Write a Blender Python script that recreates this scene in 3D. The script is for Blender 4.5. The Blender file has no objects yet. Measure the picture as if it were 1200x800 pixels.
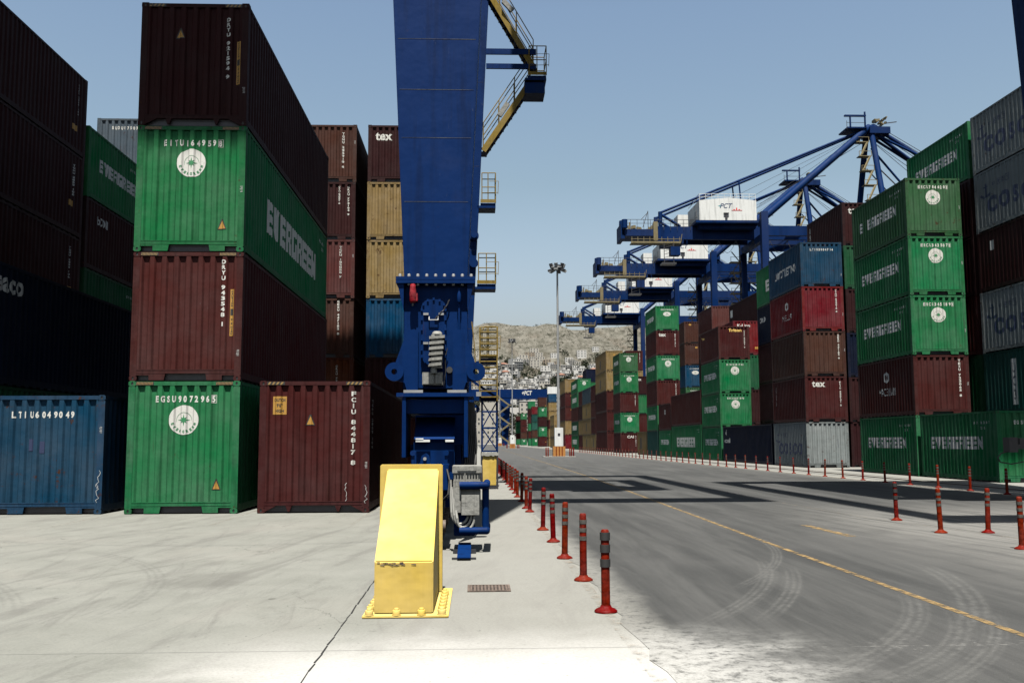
import bpy, bmesh, math, random
from mathutils import Vector, Matrix
R = math.radians
rng = random.Random(7)
sc = bpy.context.scene
COL = sc.collection

# ------------------------------------------------------------------ camera
H = 1.5408
yaw, pit, roll = R(2.2198), R(5.8963), R(-0.223)
fw = Vector((math.sin(yaw)*math.cos(pit), math.cos(yaw)*math.cos(pit), math.sin(pit)))
rt = Vector((math.cos(yaw), -math.sin(yaw), 0)); up = rt.cross(fw)
r2 = math.cos(roll)*rt + math.sin(roll)*up; u2 = -math.sin(roll)*rt + math.cos(roll)*up
cd = bpy.data.cameras.new('camera'); cam = bpy.data.objects.new('camera', cd); COL.objects.link(cam)
cam.matrix_world = Matrix(((r2.x, u2.x, -fw.x, 0), (r2.y, u2.y, -fw.y, 0), (r2.z, u2.z, -fw.z, H), (0, 0, 0, 1)))
cd.sensor_width = 36; cd.lens = 36*1134.65/1200; cd.clip_start = .05; cd.clip_end = 9000
sc.camera = cam

# ------------------------------------------------------------------ light
EL, AZ = R(71), R(2.0)      # sun high, from behind the camera, a touch to the left
w = bpy.data.worlds.new('World'); sc.world = w; w.use_nodes = True
nt = w.node_tree; bg = nt.nodes['Background']
sky = nt.nodes.new('ShaderNodeTexSky'); sky.sky_type = 'NISHITA'; sky.sun_disc = False
sky.sun_elevation = EL; sky.sun_rotation = R(182); sky.air_density = 1.15; sky.dust_density = 6.0; sky.ozone_density = 2.2
sky.altitude = 0
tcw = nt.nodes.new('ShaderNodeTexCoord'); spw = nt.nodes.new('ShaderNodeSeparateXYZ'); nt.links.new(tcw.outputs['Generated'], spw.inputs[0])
rw = nt.nodes.new('ShaderNodeValToRGB'); nt.links.new(spw.outputs[2], rw.inputs[0])      # hazy bright horizon, unseen zenith dimmed to cut fill light
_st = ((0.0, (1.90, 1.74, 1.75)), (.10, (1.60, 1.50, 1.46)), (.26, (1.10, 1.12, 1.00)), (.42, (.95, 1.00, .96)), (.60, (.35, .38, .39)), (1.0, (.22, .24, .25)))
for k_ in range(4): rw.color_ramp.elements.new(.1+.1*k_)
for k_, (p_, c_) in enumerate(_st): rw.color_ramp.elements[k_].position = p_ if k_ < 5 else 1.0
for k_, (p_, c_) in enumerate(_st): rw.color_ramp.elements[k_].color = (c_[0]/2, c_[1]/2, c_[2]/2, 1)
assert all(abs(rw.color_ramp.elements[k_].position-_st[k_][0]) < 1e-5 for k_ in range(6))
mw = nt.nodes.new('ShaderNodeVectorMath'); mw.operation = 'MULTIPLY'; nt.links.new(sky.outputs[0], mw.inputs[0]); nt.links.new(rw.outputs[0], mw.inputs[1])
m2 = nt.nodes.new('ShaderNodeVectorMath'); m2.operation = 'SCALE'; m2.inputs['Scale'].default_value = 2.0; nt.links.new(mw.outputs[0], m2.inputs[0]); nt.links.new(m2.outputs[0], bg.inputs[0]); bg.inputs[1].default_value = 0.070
sd = bpy.data.lights.new('sun', 'SUN'); so = bpy.data.objects.new('sun', sd); COL.objects.link(so)
sd.energy = 5.0; sd.angle = R(.53); sd.color = (1, .955, .88)
tosun = Vector((-math.sin(AZ)*math.cos(EL), -math.cos(AZ)*math.cos(EL), math.sin(EL)))
so.rotation_euler = tosun.to_track_quat('Z', 'Y').to_euler()
sc.view_settings.view_transform = 'Standard'; sc.view_settings.look = 'None'
sc.view_settings.exposure = 1.35; sc.view_settings.gamma = 1
sc.cycles.max_bounces = 4; sc.cycles.diffuse_bounces = 0; sc.cycles.glossy_bounces = 1

# ------------------------------------------------------------------ materials
def newmat(name):
    m = bpy.data.materials.new(name); m.use_nodes = True
    return m, m.node_tree, m.node_tree.nodes['Principled BSDF']
def N(t, kind, **kw):
    n = t.nodes.new(kind)
    for k, v in kw.items():
        if k.startswith('i_'): n.inputs[int(k[2:])].default_value = v
        else: setattr(n, k, v)
    return n
def math_(t, op, a, b=None, clamp=False):
    n = t.nodes.new('ShaderNodeMath'); n.operation = op; n.use_clamp = clamp
    for i, v in enumerate((a, b)):
        if v is None: continue
        if hasattr(v, 'links'): t.links.new(v, n.inputs[i])
        else: n.inputs[i].default_value = v
    return n.outputs[0]
def mixc(t, f, a, b, mode='MIX'):
    n = t.nodes.new('ShaderNodeMix'); n.data_type = 'RGBA'; n.blend_type = mode
    for i, v in ((0, f), (6, a), (7, b)):
        if hasattr(v, 'links'): t.links.new(v, n.inputs[i])
        elif isinstance(v, (tuple, list)): n.inputs[i].default_value = (*v[:3], 1)
        else: n.inputs[i].default_value = v
    return n.outputs[2]
def ramp(t, v, lo, hi, smooth=True):
    n = t.nodes.new('ShaderNodeMapRange'); n.interpolation_type = 'SMOOTHSTEP' if smooth else 'LINEAR'
    t.links.new(v, n.inputs[0]); n.inputs[1].default_value = lo; n.inputs[2].default_value = hi
    return n.outputs[0]
def coords(t, kind='Object', scale=(1, 1, 1), rnd=False):
    tc = t.nodes.new('ShaderNodeTexCoord'); v = tc.outputs[kind]
    if kind == 'World':
        v = None
    if rnd:
        oi = t.nodes.new('ShaderNodeObjectInfo'); ml = math_(t, 'MULTIPLY', oi.outputs['Random'], 97.0)
        a = t.nodes.new('ShaderNodeVectorMath'); a.operation = 'ADD'; t.links.new(v, a.inputs[0]); t.links.new(ml, a.inputs[1]); v = a.outputs[0]
    mp = t.nodes.new('ShaderNodeMapping'); mp.inputs['Scale'].default_value = scale; t.links.new(v, mp.inputs[0])
    return mp.outputs[0]
def noise(t, vec, s, det=4, rough=.55, dist=0):
    n = t.nodes.new('ShaderNodeTexNoise'); n.inputs['Scale'].default_value = s; n.inputs['Detail'].default_value = det
    n.inputs['Roughness'].default_value = rough; n.inputs['Distortion'].default_value = dist
    t.links.new(vec, n.inputs['Vector']); return n.outputs['Fac']

def paint(name, rgb, rough=.6, rust=.35, fade=.25, var=.17, scale=1.0, spec=.06, grime=.6):
    """painted steel: sun-faded patches, vertical streaks of grime, small rust marks, scrapes"""
    m, t, b = newmat(name)
    v = coords(t, 'Object', (1, 1, 1), True); vs = coords(t, 'Object', (5*scale, 5*scale, .35*scale), True)
    oi = t.nodes.new('ShaderNodeObjectInfo')
    big = noise(t, v, .9*scale, 4, .6); streak = noise(t, vs, 1.6, 5, .6); fine = noise(t, v, 9*scale, 4, .65)
    pale = tuple(min(1, c*1.2+.03*max(rgb)+.001) for c in rgb); dark = tuple(c*.5 for c in rgb)
    c = mixc(t, math_(t, 'MULTIPLY', ramp(t, big, .35, .75), fade*2, True), rgb, pale)
    c = mixc(t, math_(t, 'MULTIPLY', ramp(t, streak, .46, .72), grime), c, dark)
    hv = math_(t, 'ADD', math_(t, 'MULTIPLY', oi.outputs['Random'], var), 1-var*.5)
    c = mixc(t, 1.0, c, hv, 'MULTIPLY') if False else c
    mul = t.nodes.new('ShaderNodeVectorMath'); mul.operation = 'SCALE'; t.links.new(c, mul.inputs[0]); t.links.new(hv, mul.inputs['Scale'])
    c = mul.outputs[0]
    hs = t.nodes.new('ShaderNodeHueSaturation'); t.links.new(math_(t, 'ADD', math_(t, 'MULTIPLY', oi.outputs['Random'], .014*var/.25), .5-.007*var/.25), hs.inputs['Hue']); t.links.new(math_(t, 'ADD', math_(t, 'MULTIPLY', big, -.7*fade/.25), 1.3), hs.inputs['Saturation']); t.links.new(c, hs.inputs['Color']); c = hs.outputs[0]
    scr = noise(t, coords(t, 'Object', (14*scale, 14*scale, 3*scale), True), 1.0, 3, .6, 2.5); lowz = ramp(t, big, .45, .62)
    c = mixc(t, math_(t, 'MULTIPLY', math_(t, 'MULTIPLY', ramp(t, scr, .70, .74), lowz), .6), c, tuple(.5*x+.07 for x in rgb))
    rs = noise(t, v, 3.1*scale, 8, .72); rm = math_(t, 'MULTIPLY', ramp(t, rs, .66-.12*rust, .74-.1*rust), 1.0)
    rm = math_(t, 'MULTIPLY', rm, ramp(t, fine, .42, .55))
    c = mixc(t, math_(t, 'MULTIPLY', rm, min(1, rust*2)), c, (.042, .018, .009))
    run = noise(t, coords(t, 'Object', (11*scale, 11*scale, .55*scale), True), 1.0, 4, .6, .3)
    c = mixc(t, math_(t, 'MULTIPLY', math_(t, 'MULTIPLY', ramp(t, run, .64, .74), ramp(t, noise(t, v, .7*scale, 3, .5), .48, .62)), min(1, .25+rust)*grime/.6), c, (.035, .017, .010))
    t.links.new(c, b.inputs['Base Color'])
    ro = math_(t, 'ADD', math_(t, 'MULTIPLY', fine, .3), rough-.12); t.links.new(ro, b.inputs['Roughness'])
    b.inputs['Specular IOR Level'].default_value = spec
    bu = t.nodes.new('ShaderNodeBump'); bu.inputs['Strength'].default_value = .45; bu.inputs['Distance'].default_value = .035
    t.links.new(noise(t, v, 2.2*scale, 3, .5), bu.inputs['Height']); t.links.new(bu.outputs[0], b.inputs['Normal'])
    return m
def plain(name, rgb, rough=.6, metal=0, var=.12, scale=6):
    m, t, b = newmat(name); v = coords(t, 'Object', (1, 1, 1), True); n = noise(t, v, scale, 5, .6)
    c = mixc(t, ramp(t, n, .3, .75), tuple(x*(1-var) for x in rgb), tuple(min(1, x*(1+var)) for x in rgb))
    t.links.new(c, b.inputs['Base Color']); b.inputs['Roughness'].default_value = rough; b.inputs['Metallic'].default_value = metal
    return m
def decal(name, rgb, wear=.35):
    m, t, b = newmat(name); v = coords(t, 'Object', (1, 1, 1), True)
    n = noise(t, v, 7, 6, .7); n2 = noise(t, v, 30, 3, .6)
    c = mixc(t, math_(t, 'MULTIPLY', ramp(t, n2, .4, .7), .25), rgb, tuple(x*.6 for x in rgb)); t.links.new(c, b.inputs['Base Color'])
    b.inputs['Roughness'].default_value = .6
    k = ramp(t, n, .70-.14*wear, .76-.14*wear); al = math_(t, 'SUBTRACT', 1.0, math_(t, 'MULTIPLY', k, min(1, wear*2))); t.links.new(al, b.inputs['Alpha'])
    return m

PC = dict(
    green=(.040, .335, .125), greenold=(.075, .235, .10), dgreen=(.03, .17, .075), maroon=(.155, .038, .036), dmaroon=(.085, .028, .030), brown=(.14, .062, .046),
    rust=(.20, .055, .025), red=(.29, .022, .030), blue=(.025, .105, .21), bblue=(.014, .11, .24), navy=(.012, .020, .055),
    grey=(.47, .53, .53), greyblue=(.15, .20, .25), tan=(.52, .36, .15), teal=(.03, .135, .115), pink=(.19, .065, .060), seagreen=(.05, .2, .15), slate=(.10, .165, .21))
RUST = dict(tan=.75, brown=.5, blue=.6, grey=.5, greyblue=.5, greenold=.65)
PC = {k: tuple(c*(.29 if 'maroon' in k else .355) for c in v) for k, v in PC.items()}
CM = {k: paint('container_paint_'+k, v, rust=RUST.get(k, .3)) for k, v in PC.items()}
FM = {k: paint('container_frame_'+k, tuple(c*.82+.003 for c in v), rust=.9 if k in ('blue', 'grey', 'greyblue', 'tan', 'brown', 'greenold') else .5, scale=1.5) for k, v in PC.items()}
M = dict(
    white=decal('white_lettering', (.50, .50, .465)), whitef=decal('faded_white_lettering', (.42, .43, .42), .7), navyt=decal('navy_lettering', (.012, .02, .06)),
    yel=decal('amber_label', (.32, .17, .027), .1), haz=decal('worn_amber_stripe', (.20, .125, .04), .5), black=plain('black_marking', (.012, .012, .012)), greend=decal('green_lettering', (.02, .16, .06), .2),
    gold=decal('gold_lettering', (.72, .48, .13), .2), tealt=decal('teal_lettering', (.02, .18, .2)), redt=decal('red_lettering', (.5, .03, .03), .1),
    crane=paint('crane_blue_paint', (.0024, .0155, .070), rough=.55, rust=.16, fade=.16, var=.0, scale=.9, spec=.07),
    cranefar=paint('quay_crane_blue_paint', (.0040, .0165, .066), rough=.6, rust=.1, fade=.2, var=.05, scale=.1),
    yellow=paint('yellow_safety_paint', (.47, .35, .12), rough=.55, rust=.02, fade=.15, var=0, scale=1.2, spec=.2, grime=.13),
    rail=paint('ochre_handrail_paint', (.17, .12, .03), rough=.5, rust=.3, var=0),
    railp=paint('pale_platform_paint', (.15, .125, .07), rough=.5, rust=.3, var=0),
    seam=paint('seam_blue_paint', (.006, .021, .078), rough=.5, rust=.3, fade=.6, var=0, scale=3),
    steel=plain('galvanised_steel', (.21, .215, .215), .55, .15), darksteel=plain('dark_steel', (.045, .045, .05), .5, .5),
    grey=paint('grey_cabinet_paint', (.19, .19, .175), rough=.45, rust=.3, var=0, scale=4), rubber=plain('black_rubber', (.02, .02, .02), .75),
    hose=plain('pale_hose', (.2, .2, .185), .5), red=paint('extinguisher_red', (.17, .008, .014), rough=.45, rust=.05, var=0, scale=5),
    whitep=paint('white_house_paint', (.52, .53, .52), rough=.5, rust=.05, fade=.05, var=.03, scale=.3),
    orange=plain('orange_paint', (.32, .14, .03), .6), glass=plain('lamp_glass', (.05, .06, .07), .15), bollard=paint('red_bollard_plastic', (.100, .0180, .0140), rough=.5, rust=.0, fade=.12, var=.3, scale=6),
    band=plain('reflective_band', (.075, .07, .062), .4, .1, .4, 25), tape=plain('black_tape', (.015, .015, .015), .6), castiron=plain('cast_iron', (.10, .075, .06), .7, .2, .4, 20))

# ------------------------------------------------------------------ mesh builder
class MB:
    def __init__(s): s.v = []; s.f = []; s.mi = []; s.sm = []; s.k = 0; s.smooth = False
    def add(s, vs, fs):
        o = len(s.v); s.v += [tuple(p) for p in vs]
        for f in fs: s.f.append(tuple(i+o for i in f)); s.mi.append(s.k); s.sm.append(s.smooth)
        return s
    def box(s, x0, x1, y0, y1, z0, z1):
        return s.add([(x0,y0,z0),(x1,y0,z0),(x1,y1,z0),(x0,y1,z0),(x0,y0,z1),(x1,y0,z1),(x1,y1,z1),(x0,y1,z1)],
                     [(0,3,2,1),(4,5,6,7),(0,1,5,4),(1,2,6,5),(2,3,7,6),(3,0,4,7)])
    def hexa(s, bot, top):
        return s.add(list(bot)+list(top), [(0,3,2,1),(4,5,6,7),(0,1,5,4),(1,2,6,5),(2,3,7,6),(3,0,4,7)])
    def prism(s, poly, fn, d0, d1):      # poly 2D, fn(u,v,d)->3D
        n = len(poly); a = [fn(u, v, d0) for u, v in poly]; b = [fn(u, v, d1) for u, v in poly]
        return s.add(a+b, [tuple(range(n-1, -1, -1)), tuple(range(n, 2*n))]+[(i, (i+1) % n, n+(i+1) % n, n+i) for i in range(n)])
    def tube(s, a, b, r, rb=None, n=8, caps=True):
        a, b = Vector(a), Vector(b); rb = r if rb is None else rb; d = (b-a).normalized()
        x = d.orthogonal().normalized(); y = d.cross(x); vs = []
        for c, rr in ((a, r), (b, rb)):
            for i in range(n):
                t = 2*math.pi*i/n; vs.append(c+rr*(math.cos(t)*x+math.sin(t)*y))
        sm = s.smooth; s.smooth = n > 6
        s.add(vs, [(i, (i+1) % n, n+(i+1) % n, n+i) for i in range(n)]); s.smooth = False
        if caps: s.add(vs, [tuple(range(n-1, -1, -1)), tuple(range(n, 2*n))])
        s.smooth = sm; return s
    def path(s, pts, r, n=6):
        for a, b in zip(pts[:-1], pts[1:]): s.tube(a, b, r, n=n)
        return s
    def beam(s, a, b, wd, ht, side=None):       # rectangular bar along a-b
        a, b = Vector(a), Vector(b); d = (b-a).normalized(); u = Vector((0, 0, 1)) if abs(d.z) < .95 else Vector((0, 1, 0))
        x = d.cross(u).normalized(); y = x.cross(d)
        q = [(-wd/2, -ht/2), (wd/2, -ht/2), (wd/2, ht/2), (-wd/2, ht/2)]
        return s.hexa([a+x*i+y*j for i, j in q], [b+x*i+y*j for i, j in q])
    def lathe(s, prof, c=(0, 0, 0), n=14):
        c = Vector(c); vs = [c+Vector((r*math.cos(2*math.pi*i/n), r*math.sin(2*math.pi*i/n), z)) for r, z in prof for i in range(n)]
        m = len(prof); sm = s.smooth; s.smooth = True
        s.add(vs, [(k*n+i, k*n+(i+1) % n, (k+1)*n+(i+1) % n, (k+1)*n+i) for k in range(m-1) for i in range(n)])
        s.smooth = False; s.add(vs, [tuple(range(n-1, -1, -1)), tuple(range((m-1)*n, m*n))]); s.smooth = sm; return s
    def mesh(s, name, mats=()):
        me = bpy.data.meshes.new(name); me.from_pydata(s.v, [], s.f)
        for m in mats: me.materials.append(m)
        me.polygons.foreach_set('material_index', s.mi); me.polygons.foreach_set('use_smooth', s.sm); me.update(); return me
    def build(s, name, mats, parent=None, bevel=0):
        if not isinstance(mats, (list, tuple)): mats = [mats]
        me = s.mesh(name, mats)
        if bevel:
            b = bmesh.new(); b.from_mesh(me); bmesh.ops.bevel(b, geom=[e for e in b.edges if e.calc_face_angle(0) > .5], offset=bevel, segments=2, affect='EDGES', clamp_overlap=True); b.to_mesh(me); b.free()
        return obj(name, me, parent)
def obj(name, me, parent=None, loc=None):
    o = bpy.data.objects.new(name, me); COL.objects.link(o)
    if parent: o.parent = parent
    if loc: o.location = loc
    return o
def tag(o, label=None, cat=None, group=None, kind=None):
    if label: o['label'] = label
    if cat: o['category'] = cat
    if group: o['group'] = group
    if kind: o['kind'] = kind
    return o
def empty(name, loc, label, cat, group=None):
    o = bpy.data.objects.new(name, None); COL.objects.link(o); o.location = loc; o.empty_display_size = .3
    return tag(o, label, cat, group)
def copy_tree(o, parent=None):
    c = o.copy(); COL.objects.link(c)
    if parent: c.parent = parent
    for ch in [x for x in o.children]: copy_tree(ch, c)
    return c

# ------------------------------------------------------------------ lettering
def text_polys(body, bold=.02, shear=0, space=1.0):
    cu = bpy.data.curves.new('t', 'FONT'); cu.body = body; cu.offset = bold; cu.shear = shear; cu.space_character = space; cu.resolution_u = 3
    cu.align_x = 'CENTER'; cu.fill_mode = 'FRONT' if hasattr(cu, 'fill_mode') else cu.fill_mode
    o = bpy.data.objects.new('t', cu); me = bpy.data.meshes.new_from_object(o)
    vs = [(v.co.x, v.co.y) for v in me.vertices]; fs = [tuple(p.vertices) for p in me.polygons]
    bpy.data.objects.remove(o); bpy.data.curves.remove(cu); bpy.data.meshes.remove(me)
    return vs, fs
def fit(vf, w=None, h=None, cx=0, cy=0):
    vs, fs = vf
    if not vs: return vf
    x0, x1 = min(v[0] for v in vs), max(v[0] for v in vs); y0, y1 = min(v[1] for v in vs), max(v[1] for v in vs)
    sx = w/(x1-x0) if w else None; sy = h/(y1-y0) if h else None
    sx = sx or sy; sy = sy or sx
    return [((x-(x0+x1)/2)*sx+cx, (y-(y0+y1)/2)*sy+cy) for x, y in vs], fs
def merge(*parts):
    V, F = [], []
    for vs, fs in parts:
        o = len(V); V += vs; F += [tuple(i+o for i in f) for f in fs]
    return V, F
def rect(x0, x1, y0, y1): return [(x0, y0), (x1, y0), (x1, y1), (x0, y1)], [(0, 1, 2, 3)]
def polyf(pts): return list(pts), [tuple(range(len(pts)))]
BL = {'E': [(0,2,0,7),(2,5,0,1.75),(2,5,2.65,4.35),(2,5,5.25,7)], 'R': [(0,2,0,7),(2,5,5.3,7),(3.5,5,3.9,5.3),(2,4.8,2.7,3.9),(3.1,5,0,2.7)],
      'G': [(0,1.9,0,7),(1.9,5,5.3,7),(1.9,5,0,1.7),(3.3,5,1.7,3.9)], 'N': [(0,1.7,0,7),(3.3,5,0,7)]}
def block_word(word, drop=()):
    parts = []; x = 0
    for k, ch in enumerate(word):
        if k not in drop:
            if ch == 'V':
                parts.append(polyf([(x,7),(x+1.9,7),(x+2.5,2.4),(x+2.5,0),(x+1.4,0)][::-1])); parts.append(polyf([(x+2.5,0),(x+3.6,0),(x+5,7),(x+3.1,7),(x+2.5,2.4)]))
            else:
                for a, b, c, d in BL[ch]: parts.append(rect(x+a, x+b, c, d))
                if ch == 'N': parts.append(polyf([(x+1.7,3.2),(x+3.3,0),(x+3.3,3.8),(x+1.7,7)]))
        x += 5.55
    return merge(*parts)
def stack_text(s, gap=1.28):
    parts = []; y = 0
    for ch in s:
        if ch != ' ':
            vs, fs = text_polys(ch, .045); parts.append(fit((vs, fs), w=.18 if ch in 'I1' else .62, h=1.0, cx=0, cy=y))
        y -= gap if ch != ' ' else gap*.7
    return merge(*parts)
def row_text(s, gap=1.0):
    parts = []; x = 0
    for ch in s:
        if ch != ' ': parts.append(fit(text_polys(ch, .045), w=.18 if ch in 'I1' else .6, h=1.0, cx=x, cy=0))
        x += gap if ch != ' ' else gap*.7
    return merge(*parts)
def emblem_polys(r=.325):
    """white disc with a green eight-pointed star and small letters round its lower rim"""
    n = 36; disc = polyf([(r*math.cos(2*math.pi*i/n), r*math.sin(2*math.pi*i/n)) for i in range(n)])
    star = []
    for i in range(16):
        a = math.pi/2+2*math.pi*i/16; rr = (r*.42 if i % 4 == 0 else r*.30) if i % 2 == 0 else r*.14
        star.append((rr*math.cos(a), rr*math.sin(a)))
    inner = [polyf([(0, 0), star[i], star[(i+1) % 16]]) for i in range(16)]
    for k, ch in enumerate('EVERGREEN'):
        a = R(-160+k*17.5); vs, fs = fit(text_polys(ch, .04), w=r*.14, h=r*.19)
        ca, sa = math.cos(a+math.pi/2), math.sin(a+math.pi/2)
        inner.append(([(x*ca-y*sa+r*.78*math.cos(a), x*sa+y*ca+r*.78*math.sin(a)) for x, y in vs], fs))
    ring = []
    for rr, dn in ((.52, .007),):
        m = 28
        for i in range(m):
            a, b = 2*math.pi*i/m, 2*math.pi*(i+1)/m
            if math.sin(a) < -.2: continue
            ring.append(polyf([((r*rr-dn)*math.cos(a), (r*rr-dn)*math.sin(a)), ((r*rr)*math.cos(a), (r*rr)*math.sin(a)), ((r*rr)*math.cos(b), (r*rr)*math.sin(b)), ((r*rr-dn)*math.cos(b), (r*rr-dn)*math.sin(b))]))
    return disc, merge(*inner, *ring)

# ------------------------------------------------------------------ containers
WD = 2.438
class Wall:
    def __init__(s, width, pitch, depth, fr):
        n = round(width/pitch); p = width/n; s.b = []; x = -width/2; s.depth = depth
        of, sl, inf = fr
        s.b.append((x, 0))
        for i in range(n):
            a = x+i*p
            s.b += [(a+p*of/2, 0), (a+p*(of/2+sl), depth), (a+p*(of/2+sl+inf), depth), (a+p*(of/2+2*sl+inf), 0)]
        s.b.append((width/2, 0)); s.w = width
    def d(s, u):
        if u <= s.b[0][0] or u >= s.b[-1][0]: return 0
        for (a, da), (c, dc) in zip(s.b[:-1], s.b[1:]):
            if u <= c: return da+(dc-da)*(u-a)/max(1e-9, c-a)
        return 0
END = Wall(WD-.30, .252, .045, (.34, .14, .38))
S20 = Wall(6.058-.36, .278, .036, (.26, .245, .25)); S40 = Wall(12.192-.36, .278, .036, (.26, .245, .25))
def place(vf, wall, fn, name, mat, lift=.004):
    """lay 2D shapes on a corrugated wall, following its ribs"""
    vs, fs = vf; bm = bmesh.new(); bv = [bm.verts.new((x, y, 0)) for x, y in vs]
    for f in fs:
        try: bm.faces.new([bv[i] for i in f])
        except ValueError: pass
    x0, x1 = min(v[0] for v in vs), max(v[0] for v in vs)
    if wall:
        for u, _ in wall.b:
            if x0 < u < x1:
                bmesh.ops.bisect_plane(bm, geom=bm.verts[:]+bm.edges[:]+bm.faces[:], plane_co=(u, 0, 0), plane_no=(1, 0, 0), dist=1e-5)
    for v in bm.verts:
        u, z = v.co.x, v.co.y; v.co = fn(u, z, (wall.d(u) if wall else 0)-lift)
    me = bpy.data.meshes.new(name); bm.to_mesh(me); bm.free(); me.materials.append(mat); return me

_mesh = {}
def cached(key, make):
    if key not in _mesh: _mesh[key] = make()
    return _mesh[key]
def wall_mesh(wall, fn, z0, z1):
    m = MB(); n = len(wall.b)
    vs = [fn(u, z0, d) for u, d in wall.b]+[fn(u, z1, d) for u, d in wall.b]
    m.add(vs, [(i, i+1, n+i+1, n+i) for i in range(n-1)]); return m.mesh('wall', [CM['green']])
def faces_for(L):       # mapping functions: u right as seen from outside, z up, d inwards
    return dict(front=lambda u, z, d: (u, -L/2+.012+d, z), back=lambda u, z, d: (-u, L/2-.012-d, z),
                right=lambda u, z, d: (WD/2-.012-d, u, z), left=lambda u, z, d: (-WD/2+.012+d, -u, z))
def casting_mesh():
    m = MB(); a, b, c = .081, .089, .059; h = .03
    # block with an oval socket sunk in each outer face (local +x = outward side, -y = outward end)
    m.box(-a, a-.012, -b+.012, b, -c, c); 
    for fn, hu in ((lambda u, v, d: (u, -b+d, v), a), (lambda u, v, d: (a-d, u, v), b)):
        n = 12; ov = [(h*.8*math.cos(2*math.pi*i/n), h*1.25*math.sin(2*math.pi*i/n)) for i in range(n)]
        sq = []
        for i in range(n):
            t = 2*math.pi*i/n; k = 1/max(abs(math.cos(t)), abs(math.sin(t))); sq.append((hu*min(1, max(-1, k*math.cos(t))), c*min(1, max(-1, k*math.sin(t)))))
        for i in range(n):
            j = (i+1) % n
            m.k = 0; m.add([fn(*sq[i], 0), fn(*sq[j], 0), fn(*ov[j], 0), fn(*ov[i], 0)], [(0, 1, 2, 3)])
            m.k = 1; m.add([fn(*ov[i], 0), fn(*ov[j], 0), fn(*ov[j], .011), fn(*ov[i], .011)], [(0, 1, 2, 3)])
        m.k = 1; m.add([fn(x, y, .0112) for x, y in ov], [tuple(range(n))])
        m.k = 0
    m.add([(a, -b, c), (a-.012, -b, c), (a-.012, b, c), (a, b, c)], [(0, 1, 2, 3)])
    m.add([(-a, -b, c), (a, -b, c), (a, -b+.012, c), (-a, -b+.012, c)], [(0, 1, 2, 3)])
    m.add([(-a, -b, -c), (a, -b, -c), (a, -b+.012, -c), (-a, -b+.012, -c)], [(0, 1, 2, 3)])
    m.add([(a, -b, -c), (a-.012, -b, -c), (a-.012, b, -c), (a, b, -c)], [(0, 1, 2, 3)])
    return m
def frame_mesh(L, Hc, base, castings):
    m = MB(); x = WD/2; y = L/2; ch = .118; g = .012
    z0 = ch if castings else .0; z1 = Hc-ch if castings else Hc
    for sx in (-1, 1):
        for sy in (-1, 1):
            xa, xb = sorted((sx*(x-.006), sx*(x-.15))); ya, yb = sorted((sy*(y-.004), sy*(y-.17))); m.box(xa, xb, ya, yb, z0, z1)
        xa, xb = sorted((sx*(x-.010), sx*(x-.07)))
        m.box(xa, xb, -y+.17, y-.17, Hc-.085, Hc-.012); m.box(xa, xb, -y+.17, y-.17, .05, .20)
    for sy in (-1, 1):
        ya, yb = sorted((sy*(y-.008), sy*(y-.08)))
        m.box(-x+.15, x-.15, ya, yb, Hc-.10, Hc-.014)        # header
        m.box(-x+.15, x-.15, ya, yb, .165, .245)             # sill
        ya, yb = sorted((sy*(y-.003), sy*(y-.03)))
        m.box(-x+.15, x-.15, ya, yb, .235, .252)
        if base == 'plates':
            for s in (-1, 1):
                ya, yb = sorted((sy*(y-.012), sy*(y-.05)))
                xs = sorted((s*(x-.42), s*(x-.78))); m.prism([(xs[0], .165), (xs[1], .165), (xs[1]-(.03 if s < 0 else 0), .015), (xs[0]+(.03 if s > 0 else 0), .015)][::-1], lambda u, v, d: (u, d, v), ya, yb)
                xs = sorted((s*(x-.15), s*(x-.42))); m.box(xs[0], xs[1], ya, yb, .125, .165)
        elif base == 'tabs':
            for s in (-1, 1):
                ya, yb = sorted((sy*(y-.012), sy*(y-.05)))
                xc = s*(x-.68); m.prism([(xc-.07, .165), (xc+.07, .165), (xc+.02, .03), (xc-.02, .03)][::-1], lambda u, v, d: (u, d, v), ya, yb)
                xa = s*(x-.15); xb = s*(x-.42); p = [(xa, .165), (xb, .165), (xa, .02)]
                if s > 0: p = p[::-1]
                m.prism(p, lambda u, v, d: (u, d, v), ya, yb)
    return m.mesh('frame', [FM['green']])
def shell_mesh(L, Hc):
    m = MB(); x = WD/2-.07; y = L/2-.08
    m.box(-x, x, -y, y, .13, .16)
    n = 14 if L < 8 else 28
    for i in range(n):
        a = -y+2*y*i/n; m.box(-x, x, a+.02, a+2*y/n*.55, .02, .13)
    return m.mesh('underframe', [M['darksteel']])
def roof_mesh(L, Hc):
    m = MB(); x = WD/2-.06; y = L/2-.07; n = int(L/.24); vs = []; p = 2*y/n
    for i in range(n):
        a = -y+i*p
        for (q, z) in ((0, 0), (.3, 0), (.42, .02), (.88, .02)): vs.append((a+p*q, Hc-.032+z))
    vs.append((y, Hc-.032)); k = len(vs)
    m.add([(-x, q, z) for q, z in vs]+[(x, q, z) for q, z in vs], [(i, k+i, k+i+1, i+1) for i in range(k-1)])
    return m.mesh('roof', [CM['green']])
def setmat(o, m, slot=0):
    s = o.material_slots[slot]; s.link = 'OBJECT'; s.material = m

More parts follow.
